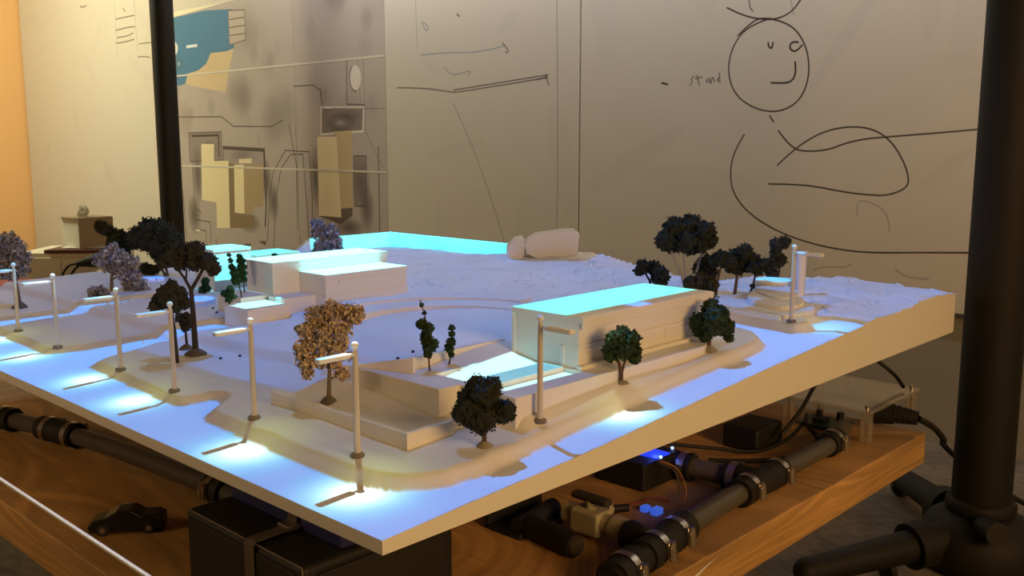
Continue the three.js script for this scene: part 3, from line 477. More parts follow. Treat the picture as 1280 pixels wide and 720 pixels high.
{ // chalky boulder on the back edge, built facing the photographer's side
  const turn = THREE.MathUtils.degToRad(43.534) - Math.PI / 2, g = thing('rock', 'pale angular boulder with a small lump beside it on the back edge of the model', 'rock', [0.945, 0.690, 0.049], turn);
  const bump = (geo, k, f) => { const p = geo.attributes.position, n = geo.attributes.normal; for (let i = 0; i < p.count; i++) { const s = k * noise3(p.getX(i) * f, p.getY(i) * f, p.getZ(i) * f); p.setXYZ(i, p.getX(i) + s, p.getY(i) + s * 0.6, p.getZ(i) + s); } geo.computeVertexNormals(); return geo; };
  const s = new THREE.Shape(); [[-0.040, 0.012], [-0.022, 0.001], [-0.006, -0.006], [0.006, -0.003], [0.036, -0.002], [0.049, 0.003], [0.053, 0.044], [0.046, 0.0500], [0.02, 0.0485], [-0.026, 0.042], [-0.036, 0.036], [-0.042, 0.028]].forEach((p, i) => (i ? s.lineTo(...p) : s.moveTo(...p)));
  part('boulder', bump(new THREE.ExtrudeGeometry(s, { depth: 0.046, bevelEnabled: true, bevelSize: 0.0015, bevelThickness: 0.002, bevelSegments: 2, steps: 4 }).translate(0, 0.004, -0.03), 0.0012, 60), M.white, g);
  const t = new THREE.Shape(); [[-0.072, -0.002], [-0.046, -0.004], [-0.040, 0.026], [-0.048, 0.037], [-0.058, 0.035], [-0.070, 0.024]].forEach((p, i) => (i ? t.lineTo(...p) : t.moveTo(...p)));
  part('lump', bump(new THREE.ExtrudeGeometry(t, { depth: 0.03, bevelEnabled: true, bevelSize: 0.003, bevelThickness: 0.004, bevelSegments: 3, steps: 3 }).translate(-0.003, 0.003, -0.022), 0.0015, 70), M.white, g);
}

// ---------------------------------------------------------------- street lamps
function streetLamp(a, b, h, label, towards, bend = 0) {
  const g = thing('street_lamp', label, 'street lamp', [a, b, h], 0, 'model street lamps');
  part('pole', lathe([[0, 0], [0.0028, 0], [0.0026, 0.01], [0.0021, 0.082], [0.0012, 0.0842], [0, 0.0842]], 16), M.lampPole, g);
  part('finial', lathe([[0, 0.0835], [0.0013, 0.0838], [0.0015, 0.0848], [0.0027, 0.0862], [0.0029, 0.0878], [0.0022, 0.0895], [0, 0.0903]], 16), M.lampWhite, g);
  const arm = part('arm', [rod([0, 0.080, 0], [0, 0.0808, -0.008], 0.0013, 0.0013, 10), rbox(-0.0036, 0.0036, 0.0782, 0.0822, -0.035, -0.006, 0.0016, 3)], M.lampWhite, g);
  part('base_disc', lathe([[0, -0.0004], [0.0056, -0.0004], [0.0056, 0.0018], [0.004, 0.0030], [0, 0.0030]], 20), M.shade, g);
  g.rotation.y = towards + bend;
  return g;
}
const LEFT = Math.PI / 2, NEAR = Math.PI;                              // an arm built along -z points to -a when turned by +90 degrees, to -b when turned by 180
for (const [a, b, h, label] of [
  [0.0688, 0.1149, null, 'model street lamp at the rounded near corner, arm over the left road'],
  [0.0704, 0.2644, null, 'model street lamp before the plaza slope, second along the left road'],
  [0.0730, 0.4143, null, 'model street lamp beside the notched driveway, third along the left road'],
  [0.0749, 0.5368, null, 'model street lamp in front of the pale dried tree, fourth along the left road'],
  [0.0774, 0.7118, null, 'model street lamp between the two side roads, fifth along the left road'],
  [0.0818, 0.8499, null, 'farthest model street lamp on the left road, cut by the left edge of the picture'],
]) streetLamp(a, b, ground(a, b), label, LEFT);
streetLamp(0.2094, 0.0523, ground(0.2094, 0.0523), 'model street lamp in front of the lit sunken court, arm over the right road', NEAR);
streetLamp(0.650, 0.0567, ground(0.650, 0.0567), 'model street lamp before the white pylon at the far end of the right road', NEAR);

// ---------------------------------------------------------------- trees
const AZ = THREE.MathUtils.degToRad(43.534), FACING = AZ - Math.PI / 2;  // turns a tree's x axis to the picture's right
function chips(centres, count, size, mat, spread = 1.0) {               // leaf flakes scattered over lumps
  const v = [], n = [], c = [], q = new THREE.Quaternion(), e = new THREE.Euler();
  const total = centres.reduce((s, b) => s + b[3] * b[3], 0);
  for (const [x, y, z, r] of centres) {
    const m = Math.round((count * r * r) / total);
    for (let k = 0; k < m; k++) {
      const u = 2 * rnd() - 1, t = rnd() * 6.2832, s = Math.sqrt(1 - u * u), d = r * (0.72 + 0.4 * rnd()) * spread, o = [x + d * s * Math.cos(t), y + d * u, z + d * s * Math.sin(t)];
      q.setFromEuler(e.set(rnd() * 6.3, rnd() * 6.3, rnd() * 6.3));
      const k1 = size * (0.45 + 0.7 * rnd()), tint = 0.6 + 0.9 * rnd();
      const P = [[-0.5, -0.35, 0], [0.5, -0.3, 0.12], [0.42, 0.4, 0], [-0.45, 0.38, -0.12]].map((p) => new THREE.Vector3(...p).multiplyScalar(k1).applyQuaternion(q));
      const N = new THREE.Vector3(0, 0, 1).applyQuaternion(q);
      for (const i of [0, 1, 2, 0, 2, 3]) { v.push(o[0] + P[i].x, o[1] + P[i].y, o[2] + P[i].z); n.push(N.x, N.y, N.z); c.push(tint, tint * (0.92 + 0.16 * rnd()), tint); }
    }
  }
  const g = new THREE.BufferGeometry();
  g.setAttribute('position', new THREE.Float32BufferAttribute(v, 3)); g.setAttribute('normal', new THREE.Float32BufferAttribute(n, 3)); g.setAttribute('uv', new THREE.Float32BufferAttribute(new Float32Array((v.length / 3) * 2), 2)); g.setAttribute('color', new THREE.Float32BufferAttribute(c, 3));
  return g;
}
function lump(x, y, z, r, rough = 0.3, detail = 4) {
  const g = new THREE.IcosahedronGeometry(r, detail), p = g.attributes.position, col = new Float32Array(p.count * 3), o = rnd() * 50;
  for (let i = 0; i < p.count; i++) {
    const d = new THREE.Vector3().fromBufferAttribute(p, i).normalize(), f = 1.6;
    const k = 1 + rough * (0.6 * noise3(d.x * f + o, d.y * f, d.z * f) + 0.5 * noise3(d.x * 5 + o, d.y * 5, d.z * 5));
    p.setXYZ(i, x + d.x * r * k, y + d.y * r * k, z + d.z * r * k);
    const t = 0.85 + 0.3 * noise3(d.x * 4, d.y * 4 + o, d.z * 4); col.set([t, t, t], i * 3);
  }
  g.computeVertexNormals(); g.setAttribute('color', new THREE.Float32BufferAttribute(col, 3));
  return g;
}
// blobs: [dx, dy, r, dz] in tree units (u metres each), from the foot of the trunk, x to the picture's right, z towards the viewer
function tree(label, at, u, leaf, bark, blobs, trunks, o = {}) {
  const g = thing(o.name ?? 'model_tree', label, 'tree', at, FACING, o.group);
  const lumps = blobs.map(([x, y, r, z]) => [x * u, y * u, (z ?? (rnd() - 0.5) * r * 0.9) * u, r * u]);
  const solid = o.airy ? 0.62 : 0.9;
  part('crown', [...lumps.map(([x, y, z, r]) => lump(x, y, z, r * solid, o.airy ? 0.55 : 0.32)), chips(lumps, o.flakes ?? 500, (o.flake ?? 4) * u, leaf)], LEAF[leaf], g);
  for (const t of trunks) {
    const pts = t.pts.map(([x, y, z]) => [x * u, y * u, (z ?? 0) * u]), segs = [];
    for (let k = 0; k < pts.length - 1; k++) segs.push(rod(pts[k], pts[k + 1], lerp(t.r0, t.r1, k / (pts.length - 1)) * u, lerp(t.r0, t.r1, (k + 1) / (pts.length - 1)) * u, 9), ball(...pts[k + 1], lerp(t.r0, t.r1, (k + 1) / (pts.length - 1)) * u, 9));
    part(t.name ?? 'trunk', segs, M[bark], g);
  }
  if (o.mound) { const [r, hh, mat] = o.mound, m = lathe([[0, hh * u], [r * 0.3 * u, hh * 0.93 * u], [r * 0.65 * u, hh * 0.6 * u], [r * 0.9 * u, hh * 0.25 * u], [r * u, -0.5 * u]], 28), p = m.attributes.position; for (let i = 0; i < p.count; i++) { const k = 1 + 0.22 * noise3(p.getX(i) * 90, p.getY(i) * 90, p.getZ(i) * 90); p.setX(i, p.getX(i) * k); p.setZ(i, p.getZ(i) * k); } m.computeVertexNormals(); part('base_mound', m, M[mat ?? 'mound'], g); }
  return g;
}
const gnd = (a, b, d = -0.0006) => [a, b, ground(a, b) + d];
const on = (a, b, h) => [a, b, h];
// near the right road
tree('dense dark green model tree nearest the viewer, on the pavement before the sunken court', gnd(0.1462, 0.0546), 0.00063, 'dark', 'bark',
  [[0, 68, 21], [-20, 46, 18], [21, 44, 16], [-3, 38, 20], [29, 50, 11], [-10, 78, 13], [11, 80, 12], [-33, 42, 8], [31, 40, 9], [-22, 62, 12]], [{ pts: [[0, 0], [0.5, 16], [0, 30], [-2, 44]], r0: 3.2, r1: 2 }, { name: 'branch', pts: [[0, 24], [10, 38]], r0: 1.6, r1: 1 }], { flakes: 2600, flake: 3, mound: [11, 8] });
tree('round green model tree in the middle of the right pavement, before the long hall', gnd(0.327, 0.0569), 0.00074, 'green', 'bark',
  [[0, 48, 18], [-13, 40, 11], [14, 40, 11], [0, 62, 10], [-11, 56, 12], [12, 56, 11], [-15, 34, 8], [16, 32, 8]], [{ pts: [[-1, 0], [-0.5, 12], [-4, 26], [-8, 38]], r0: 2.8, r1: 1.6 }, { name: 'branch', pts: [[-0.5, 12], [3, 26], [6, 36]], r0: 1.8, r1: 1.2 }], { flakes: 1300, flake: 3.8, mound: [8, 4] });
tree('green model tree at the far end of the long hall, beside the side street', gnd(0.4843, 0.063), 0.00083, 'green', 'bark',
  [[3, 40, 19], [-12, 36, 13], [19, 32, 12], [2, 55, 12], [-5, 22, 10], [24, 18, 7], [13, 50, 10], [-13, 26, 8]], [{ pts: [[-1, 0], [0, 14], [1, 28]], r0: 2.8, r1: 2 }], { flakes: 1300, flake: 3.6, mound: [10, 9] });
tree('brown dried-flower model tree on the garden bed behind the low wall', on(0.1275, 0.2333, 0.0290), 0.00072, 'brown', 'barkGrey',
  [[-12, 108, 16], [8, 116, 14], [30, 112, 14], [42, 116, 8], [-22, 90, 13], [0, 92, 14], [18, 92, 14], [-28, 70, 12], [-6, 72, 15], [14, 72, 12], [-28, 52, 11], [-12, 54, 11], [28, 60, 6], [17, 38, 9], [-26, 38, 8], [8, 54, 10], [-34, 92, 6], [-36, 70, 5]],
  [{ pts: [[0, 0], [1, 20], [2, 40], [2, 70], [4, 95]], r0: 3, r1: 1.6 }, { name: 'branch', pts: [[2, 44], [-14, 60], [-26, 74]], r0: 1.6, r1: 0.8 }, { name: 'branch', pts: [[2, 62], [16, 84], [32, 108]], r0: 1.6, r1: 0.8 }, { name: 'branch', pts: [[2, 30], [16, 40]], r0: 1.2, r1: 0.8 }], { flakes: 2600, flake: 5, airy: true, mound: [11, 11, 'moundDark'], name: 'dried_tree' });
tree('taller of two slender dark green model shrubs on the court deck', on(0.2040, 0.1830, 0.0538), 0.00073, 'green', 'bark',
  [[-9, 84, 3, 0], [-5, 74, 2.5, 0], [-10, 60, 7, 0], [-2, 54, 8, 0], [-4, 44, 8, 0], [0, 33, 10, 0], [6, 36, 6, 0], [-2, 22, 6, 0]], [{ pts: [[0, 0], [-1, 14], [-3, 40], [-5, 70], [-11, 90]], r0: 1.2, r1: 0.7 }], { flakes: 420, flake: 3.6, name: 'model_shrub' });
tree('shorter of two slender dark green model shrubs on the court deck', on(0.2310, 0.1865, 0.0538), 0.00075, 'green', 'bark',
  [[4, 48, 4, 0], [4, 40, 4, 0], [3, 30, 6, 0], [1, 22, 6, 0], [3, 14, 4, 0]], [{ pts: [[0, 0], [2, 10], [4, 36]], r0: 1.3, r1: 0.8 }], { flakes: 300, flake: 3.4, name: 'model_shrub' });
// behind the hall, right
tree('tall umbrella-crowned dark model tree rising behind the long hall', gnd(0.765, 0.281), 0.001125, 'dark', 'barkPale',
  [[-24, 66, 13], [-10, 80, 16], [8, 84, 15], [24, 78, 13], [30, 66, 11], [2, 66, 18], [-14, 60, 11], [20, 62, 12], [8, 56, 9]], [{ pts: [[4, -2, 4], [-3, 22, 5], [-17, 54, 4]], r0: 2, r1: 1.2 }, { name: 'trunk', pts: [[5, -2, 6], [0, 28, 7], [-3, 58, 6]], r0: 2, r1: 1 }, { name: 'trunk', pts: [[6, -2, 8], [13, 24, 10], [22, 58, 8]], r0: 2, r1: 1.2 }], { flakes: 1500, flake: 4 });
tree('small leafy dark model tree at the left foot of the umbrella-crowned tree', gnd(0.782, 0.350), 0.00118, 'dark', 'barkDark',
  [[-9, 28, 9], [4, 26, 9], [14, 20, 8], [-14, 22, 6], [6, 14, 6]], [{ pts: [[2, -3], [0, 10], [-6, 20]], r0: 2, r1: 1 }, { name: 'trunk', pts: [[3, -3], [8, 16]], r0: 2, r1: 1 }], { flakes: 600, flake: 4 });
tree('dark leafy model bush right behind the hall roof, between two trunks', gnd(0.762, 0.315), 0.00115, 'dark', 'barkDark', [[0, 20, 10], [-1, 10, 8], [3, 2, 6]], [{ pts: [[0, -4], [0, 12]], r0: 2, r1: 1.4 }], { flakes: 300, flake: 4, name: 'model_bush' });
tree('small dark model tree in the gap at the end of the long hall', gnd(0.645, 0.180), 0.00099, 'olive', 'barkGrey',
  [[-10, 30, 9], [4, 32, 11], [16, 28, 9], [8, 20, 8], [14, 16, 7], [-6, 24, 7]], [{ pts: [[0, -3], [0, 14], [2, 26]], r0: 2, r1: 1.2 }], { flakes: 700, flake: 4 });
tree('low round dark model tree under the right side of the umbrella crown', gnd(0.79, 0.262), 0.00113, 'olive', 'barkGrey', [[0, 34, 12], [6, 26, 10], [-8, 30, 8], [2, 42, 8]], [{ pts: [[0, -3], [0, 26]], r0: 1.6, r1: 1.2 }], { flakes: 500, flake: 4 });
tree('slim-trunked dark model tree leftmost of the three beside the round pavilion', gnd(0.758, 0.225), 0.00108, 'dark', 'bark', [[4, 50, 10], [-2, 46, 8], [14, 46, 9], [8, 54, 6], [18, 38, 7]], [{ pts: [[0, -1], [2, 20], [7, 44]], r0: 2.4, r1: 1.2 }], { flakes: 600, flake: 3.6, mound: [6, 4] });
tree('dark model tree with two rounded crowns, middle one beside the round pavilion', gnd(0.80, 0.220), 0.00111, 'dark', 'bark', [[10, 54, 12], [0, 50, 10], [20, 46, 10], [-4, 42, 8], [8, 40, 11], [4, 34, 8], [14, 60, 6]], [{ pts: [[0, 0], [2, 20], [5, 46]], r0: 2.3, r1: 1.3 }], { flakes: 800, flake: 3.6 });
tree('leaning thin model tree just left of the round pavilion', gnd(0.803, 0.197), 0.0011, 'dark', 'barkDark', [[2, 36, 8], [14, 38, 9], [8, 30, 6], [22, 34, 7], [2, 12, 3]], [{ pts: [[-1, 0], [3, 14], [8, 40]], r0: 1.7, r1: 1 }], { flakes: 400, flake: 3.6 });
tree('tall narrow dark model tree behind the round pavilion', gnd(0.955, 0.238), 0.00121, 'olive', 'barkDark', [[-4, 48, 9], [6, 50, 8], [-2, 36, 8], [-6, 24, 9], [4, 28, 8], [-8, 12, 8], [12, 52, 4]], [{ pts: [[0, -3], [2, 20], [0, 44]], r0: 1.4, r1: 1 }], { flakes: 700, flake: 3.4 });
// left side
tree('dark model tree with a forked trunk and a wide crown, left of the vines', gnd(0.1555, 0.5235), 0.00090, 'olive', 'barkDark',
  [[-6, 128, 13], [8, 132, 12], [20, 118, 12], [26, 108, 9], [-14, 118, 11], [-24, 124, 9], [4, 118, 12], [-34, 116, 8]], [{ pts: [[0, 0], [-1, 50], [-2, 84]], r0: 4, r1: 2.6 }, { name: 'branch', pts: [[-2, 82], [8, 98], [16, 112]], r0: 2.6, r1: 1.6 }, { name: 'branch', pts: [[-2, 82], [-10, 98], [-20, 112]], r0: 2.2, r1: 1.2 }, { name: 'branch', pts: [[-8, 94], [-6, 108]], r0: 1.4, r1: 1 }], { flakes: 1100, flake: 4, mound: [14, 9, 'moundDark'] });
tree('bushy dark model tree whose trunk rises behind a lamp post at left', gnd(0.1258, 0.5107), 0.00088, 'olive', 'barkDark',
  [[-4, 86, 14], [-16, 78, 11], [8, 88, 10], [-22, 72, 8], [14, 76, 8], [0, 98, 8], [2, 72, 9]], [{ pts: [[0, 0], [-1, 40], [-4, 70]], r0: 3, r1: 2 }], { flakes: 900, flake: 3.8 });
tree('little dark model tree standing against the forked trunk', gnd(0.1641, 0.5615), 0.00093, 'olive', 'barkDark', [[-1, 36, 8], [-6, 40, 6], [5, 38, 6], [0, 28, 6], [2, 44, 4]], [{ pts: [[1, 0], [0, 24]], r0: 1.8, r1: 1.4 }], { flakes: 400, flake: 3.4, mound: [9, 7, 'moundDark'] });
tree('large spreading dark model tree before the black post at the back left', on(0.425, 1.12, 0.0215), 0.00135, 'dark', 'barkGrey',
  [[-36, 58, 13], [-22, 68, 14], [-6, 62, 17], [10, 52, 14], [-10, 44, 15], [8, 40, 12], [-26, 50, 11], [-40, 48, 8], [-4, 30, 10], [18, 38, 9]], [{ pts: [[0, 0], [-6, 14], [-20, 34], [-28, 52]], r0: 2, r1: 1 }, { name: 'trunk', pts: [[1, 0], [-2, 22], [2, 44]], r0: 2, r1: 1.2 }, { name: 'branch', pts: [[-6, 14], [-12, 40]], r0: 1.2, r1: 0.8 }], { flakes: 1700, flake: 4 });
tree('dark round model tree overlapping the tan carton at the back left edge', on(0.395, 1.215, 0.0215), 0.00142, 'dark', 'barkGrey', [[-20, 60, 8], [-8, 48, 13], [4, 48, 10], [-14, 44, 9], [0, 36, 8], [-30, 64, 8]], [{ pts: [[0, 0], [-2, 20], [-6, 40]], r0: 1.6, r1: 1 }], { flakes: 700, flake: 4 });
tree('low black-leaved model bush at the back left edge under the spreading tree', on(0.405, 1.16, 0.0215), 0.00138, 'dark', 'barkDark', [[-6, 8, 9], [6, 12, 8], [0, 16, 7], [14, 14, 6]], [{ pts: [[0, 0], [0, 8]], r0: 1.6, r1: 1.4 }], { flakes: 300, flake: 4, name: 'model_bush' });
tree('pale blue-grey dried-flower model tree before the carton at left', gnd(0.2705, 0.9947), 0.00124, 'greyBlue', 'barkGrey',
  [[0, 46, 11], [14, 42, 10], [-10, 40, 9], [26, 36, 9], [6, 30, 9], [20, 22, 9], [30, 20, 8], [-4, 30, 7], [36, 6, 8], [22, 8, 7], [4, 56, 5], [42, 0, 6]], [{ pts: [[0, 0], [1, 18], [6, 36]], r0: 2.6, r1: 1.2 }, { name: 'branch', pts: [[1, 14], [16, 24], [28, 30]], r0: 1.2, r1: 0.8 }], { flakes: 1500, flake: 4.6, airy: true, name: 'dried_tree' });
tree('low grey dried tuft between the two side roads at far left', gnd(0.235, 0.965), 0.00120, 'grey', 'barkGrey', [[-4, 6, 7], [4, 8, 6], [10, 5, 6]], [{ pts: [[0, 0], [2, 6]], r0: 1.6, r1: 1 }], { flakes: 250, flake: 4, airy: true, name: 'dried_tuft' });
tree('grey-purple dried-flower model tree at the left edge of the picture', gnd(0.1443, 1.0196), 0.00118, 'grey', 'barkGrey',
  [[-12, 80, 14], [0, 74, 13], [4, 62, 12], [-14, 60, 14], [8, 48, 8], [-6, 46, 11], [12, 54, 4], [-22, 70, 13], [-20, 46, 9], [-26, 84, 10]], [{ pts: [[0, 0], [-2, 26], [-6, 56]], r0: 3, r1: 1.6 }], { flakes: 1700, flake: 4.6, airy: true, mound: [9, 9, 'moundDark'], name: 'dried_tree' });
tree('silver-grey dried-flower model tree before the site plan, behind the stepped building', gnd(0.705, 1.042), 0.00152, 'greyBlue', 'barkGrey',
  [[-8, 44, 8], [-12, 34, 6], [-2, 32, 9], [8, 36, 9], [12, 24, 8], [-6, 20, 8], [4, 16, 9], [16, 14, 7], [-14, 48, 4], [-12, 10, 6]], [{ pts: [[0, 0], [0, 16], [2, 30]], r0: 2, r1: 1 }], { flakes: 1300, flake: 4.2, airy: true, name: 'dried_tree' });
tree('leftmost green model vine by the deep blue pavilion', on(0.353, 0.862, 0.024), 0.00122, 'vine', 'barkDark', [[2, 24, 5, 0], [4, 16, 4, 0], [-2, 14, 5, 0], [-4, 8, 4, 0]], [{ pts: [[0, 0], [0, 12], [2, 24]], r0: 0.8, r1: 0.6 }], { flakes: 220, flake: 3.6, name: 'model_vine' });
tree('second green model vine from the left, rooted on the podium by the bright pool', on(0.268, 0.6425, 0.0543), 0.00106, 'vine', 'barkDark', [[-6, 14, 4, 0], [2, 14, 5, 0], [0, 8, 5, 0], [2, 20, 4, 0], [6, 10, 3, 0]], [{ pts: [[0, 0], [0, 16]], r0: 0.9, r1: 0.7 }], { flakes: 240, flake: 3.6, name: 'model_vine' });
tree('tall narrow green model vine before the cyan-lit block', on(0.2895, 0.6475, 0.0603), 0.00106, 'vine', 'barkDark', [[-8, 30, 5, 0], [-6, 22, 6, 0], [-11, 38, 4, 0], [-12, 46, 2.5, 0], [-14, 53, 2, 0]], [{ pts: [[0, 0], [-3, 16], [-9, 36], [-14, 54]], r0: 0.8, r1: 0.5 }], { flakes: 320, flake: 3.6, name: 'model_vine' });
tree('hanging green model vine right beside the stepped building corner', on(0.314, 0.684, 0.0603), 0.00108, 'vine', 'barkDark', [[-2, 40, 5, 0], [-1, 32, 6, 0], [0, 24, 5, 0], [1, 17, 4, 0], [-4, 46, 3, 0]], [{ pts: [[1, 0], [0, 20], [-3, 46]], r0: 0.8, r1: 0.6 }], { flakes: 320, flake: 3.6, name: 'model_vine' });
tree('tiny green model shrub peeping over the left end of the upper roof', on(0.43, 0.80, 0.0395), 0.00121, 'vine', 'barkDark', [[6, 42, 4, 0], [8, 38, 5, 0], [3, 36, 3, 0]], [{ pts: [[2, 0], [4, 20], [6, 40]], r0: 0.8, r1: 0.6 }], { flakes: 160, flake: 3.4, name: 'model_shrub' });

// small white bollards and black pins
{
  let first, pin;
  for (const [a, b, label] of [
    [0.183, 0.935, 'tiny white bollard on the farther side road, the leftmost'], [0.213, 0.878, 'tiny white bollard on the near edge of the farther side road, beside the lamp post'],
    [0.219, 0.945, 'tiny white bollard on the far edge of the farther side road, second from the left'], [0.247, 0.878, 'tiny white bollard on the farther side road, the rightmost'],
    [0.163, 0.667, 'tiny white bollard on the nearer side road, the leftmost'], [0.191, 0.659, 'tiny white bollard on the nearer side road, just left of a lamp post'],
    [0.292, 0.632, 'tiny white bollard on the nearer side road, right of the forked tree'], [0.327, 0.648, 'tiny white bollard at the inner end of the nearer side road']]) {
    const at = gnd(a, b);
    if (!first) {
      first = thing('model_bollard', label, 'bollard', at, 0, 'bollards along the side roads');
      part('post', lathe([[0, 0], [0.0016, 0], [0.0014, 0.004], [0, 0.0055]], 12), M.lampWhite, first);
    } else { const c = first.clone(); c.name = numbered('model_bollard'); c.userData = { ...first.userData, label }; c.position.copy(V(...at)); scene.add(c); }
  }
  for (const [a, b, label] of [
    [0.207, 0.232, 'tiny black pin on the plaza edge above the court, left one of the pair'], [0.226, 0.232, 'tiny black pin on the plaza edge above the court, right one of the pair'],
    [0.163, 0.483, 'tiny black pin on the plaza right of the forked tree, nearer the tree'], [0.182, 0.475, 'tiny black pin on the plaza beside the lamp post, farther from the forked tree'], [0.185, 0.331, 'tiny black pin on the plaza left below the brown dried tree'],
    [0.285, 0.715, 'tiny black pin before the bright pool, the left one'], [0.276, 0.69, 'tiny black pin before the bright pool, the right one']]) {
    const p = gnd(a, b);
    if (!pin) { pin = thing('map_pin', label, 'pin', p, 0, 'black pins on the model'); part('head', ball(0, 0.0012, 0, 0.0017, 12), M.black, pin); } else { const c = pin.clone(); c.name = numbered('map_pin'); c.userData = { ...pin.userData, label }; c.position.copy(V(...p)); scene.add(c); }
  }
}

// ---------------------------------------------------------------- the projector over the model: a lamp behind a coloured slide
{
  const [pa, pb, ph] = PROJECTOR.at, d = PROJECTOR.slide, g = thing('projector', 'ceiling projector hung over the middle of the model, above the picture', 'projector', PROJECTOR.at);
  const A0 = -pa - 0.12, A1 = LA - pa + 0.06, B0 = -pb - 0.04, B1 = LB - pb + 0.06, k = d / ph;        // the slide is the plan of the slab scaled towards the lamp
  const W = 1300, H = Math.round((W * (B1 - B0)) / (A1 - A0)), data = new Uint8Array(W * H * 4);
  const pools = [[0.060, 0.845, 0.020, 0.8], [0.043, 0.722, 0.021, 0.9], [0.046, 0.553, 0.021, 0.9], [0.043, 0.436, 0.021, 0.95], [0.036, 0.222, 0.025, 1.0], [0.040, 0.077, 0.023, 1.05], [0.300, 0.034, 0.022, 0.95], [0.686, 0.030, 0.02, 0.35]];
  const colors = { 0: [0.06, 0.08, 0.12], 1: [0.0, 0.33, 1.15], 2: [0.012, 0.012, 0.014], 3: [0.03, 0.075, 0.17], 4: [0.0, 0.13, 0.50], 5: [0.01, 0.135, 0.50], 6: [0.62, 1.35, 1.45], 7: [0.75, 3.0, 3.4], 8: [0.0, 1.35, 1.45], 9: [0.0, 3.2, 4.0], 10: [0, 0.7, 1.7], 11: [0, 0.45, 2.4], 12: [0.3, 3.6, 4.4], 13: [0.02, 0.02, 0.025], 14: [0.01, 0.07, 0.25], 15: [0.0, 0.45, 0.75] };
  const WHITE = 4.5, side = [0.015, 0.02, 0.025], enc = (x) => { x = clamp(x, 0, 1); return Math.round(255 * (x <= 0.0031308 ? 12.92 * x : 1.055 * Math.pow(x, 1 / 2.4) - 0.055)); };
  for (let y = 0; y < H; y++) for (let x = 0; x < W; x++) {
    const da = lerp(A0, A1, (x + 0.5) / W), db = lerp(B0, B1, (y + 0.5) / H);                             // where the ray would meet h = 0
    let c = [0, 0, 0], hit = -1, a = 0, b = 0, h = 0.106;
    for (; h >= -0.001; h -= 0.002) {
      const s = (ph - h) / ph; a = pa + da * s; b = pb + db * s;
      if (h < 0.001 && a < 0) break;
      if (a < 0 || b < 0 || a > LA || b > LB) continue;
      const q = at(Math.round((a / LA) * (NA - 1)), Math.round((b / LB) * (NB - 1)));
      if (tops[q] >= h) { hit = q; break; }
    }
    if (hit >= 0) {
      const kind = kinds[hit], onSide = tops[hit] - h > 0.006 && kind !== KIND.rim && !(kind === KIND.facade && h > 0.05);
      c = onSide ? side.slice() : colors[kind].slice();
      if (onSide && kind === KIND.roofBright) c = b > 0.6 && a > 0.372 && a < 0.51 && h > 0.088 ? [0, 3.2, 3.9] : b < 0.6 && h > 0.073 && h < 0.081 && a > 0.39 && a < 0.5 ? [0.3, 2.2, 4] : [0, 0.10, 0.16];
      if (kind === KIND.road) { const f = clamp(0.9 + 0.5 * smooth(b, 0.3, 0.9) + 0.1 * smooth(a, 0.3, 0.6), 0, 1.5); c = [c[0] * f, c[1] * f, c[2] * f]; if (b < 0.12) { c[0] += 0.03; } }
      if (kind === KIND.rim) { const f = 0.8 + 0.25 * noise2(a * 20, b * 20); c = c.map((v) => v * f); if (a > 0.995 && b > 1.1) { c[1] *= 0.75; } }
      if (kind === KIND.terrain || kind === KIND.plaza) { const f = 1 + 0.15 * noise2(a * 9, b * 9); c = c.map((v) => v * f); }
      if (!onSide && kind <= 5) for (const [qa, qb, r, s] of pools) {
        const e = Math.exp(-((a - qa) ** 2 + (b - qb) ** 2) / (2 * r * r)) * s, e2 = Math.exp(-((a - qa) ** 2 + (b - qb) ** 2) / (2 * (r * 1.35) ** 2)) * s;
        if (kind === KIND.road) { c[0] += 1.5 * e * e; c[1] += 1.5 * e; c[2] += 0.9 * e; } else { c[0] += 0.26 * e2; c[1] += 0.32 * e2; c[2] += 0.03 * e2; }
      }
    }
    if (hit < 0) { const t = (ph + 0.027) / ph, ra = pa + da * t, rb = pb + db * t; if (ra > -0.0905 && ra < -0.082 && rb > 0 && rb < 0.68) c = ra < -0.0897 ? [1.2, 1.4, 1.2] : [0.25, 0.25, 0.42]; }   // the picture's edge spills past the slab onto the rail
    const cos = 1 / Math.hypot(1, da / ph, db / ph), fix = Math.min(2.4, 1 / (cos * cos * cos)) / 2.4, o = (y * W + x) * 4;
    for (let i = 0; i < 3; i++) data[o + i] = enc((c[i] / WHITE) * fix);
    data[o + 3] = 255;
  }
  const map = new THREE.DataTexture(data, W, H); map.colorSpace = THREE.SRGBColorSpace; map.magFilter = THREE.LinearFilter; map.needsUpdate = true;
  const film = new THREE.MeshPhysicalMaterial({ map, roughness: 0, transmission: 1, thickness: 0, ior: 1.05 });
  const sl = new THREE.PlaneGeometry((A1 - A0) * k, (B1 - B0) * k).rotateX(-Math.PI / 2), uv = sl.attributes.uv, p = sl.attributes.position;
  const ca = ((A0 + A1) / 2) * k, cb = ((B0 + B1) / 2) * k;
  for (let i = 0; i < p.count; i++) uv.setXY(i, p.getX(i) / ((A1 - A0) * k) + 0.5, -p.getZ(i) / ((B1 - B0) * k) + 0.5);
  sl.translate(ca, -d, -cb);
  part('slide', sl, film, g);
  const e = 0.05, [x0, x1, z0, z1] = [A0 * k, A1 * k, -B1 * k, -B0 * k];
  part('slide_frame', [box(x0 - e, x1 + e, -d - 0.002, -d + 0.002, z0 - e, z0), box(x0 - e, x1 + e, -d - 0.002, -d + 0.002, z1, z1 + e), box(x0 - e, x0, -d - 0.002, -d + 0.002, z0, z1), box(x1, x1 + e, -d - 0.002, -d + 0.002, z0, z1)], M.black, g);
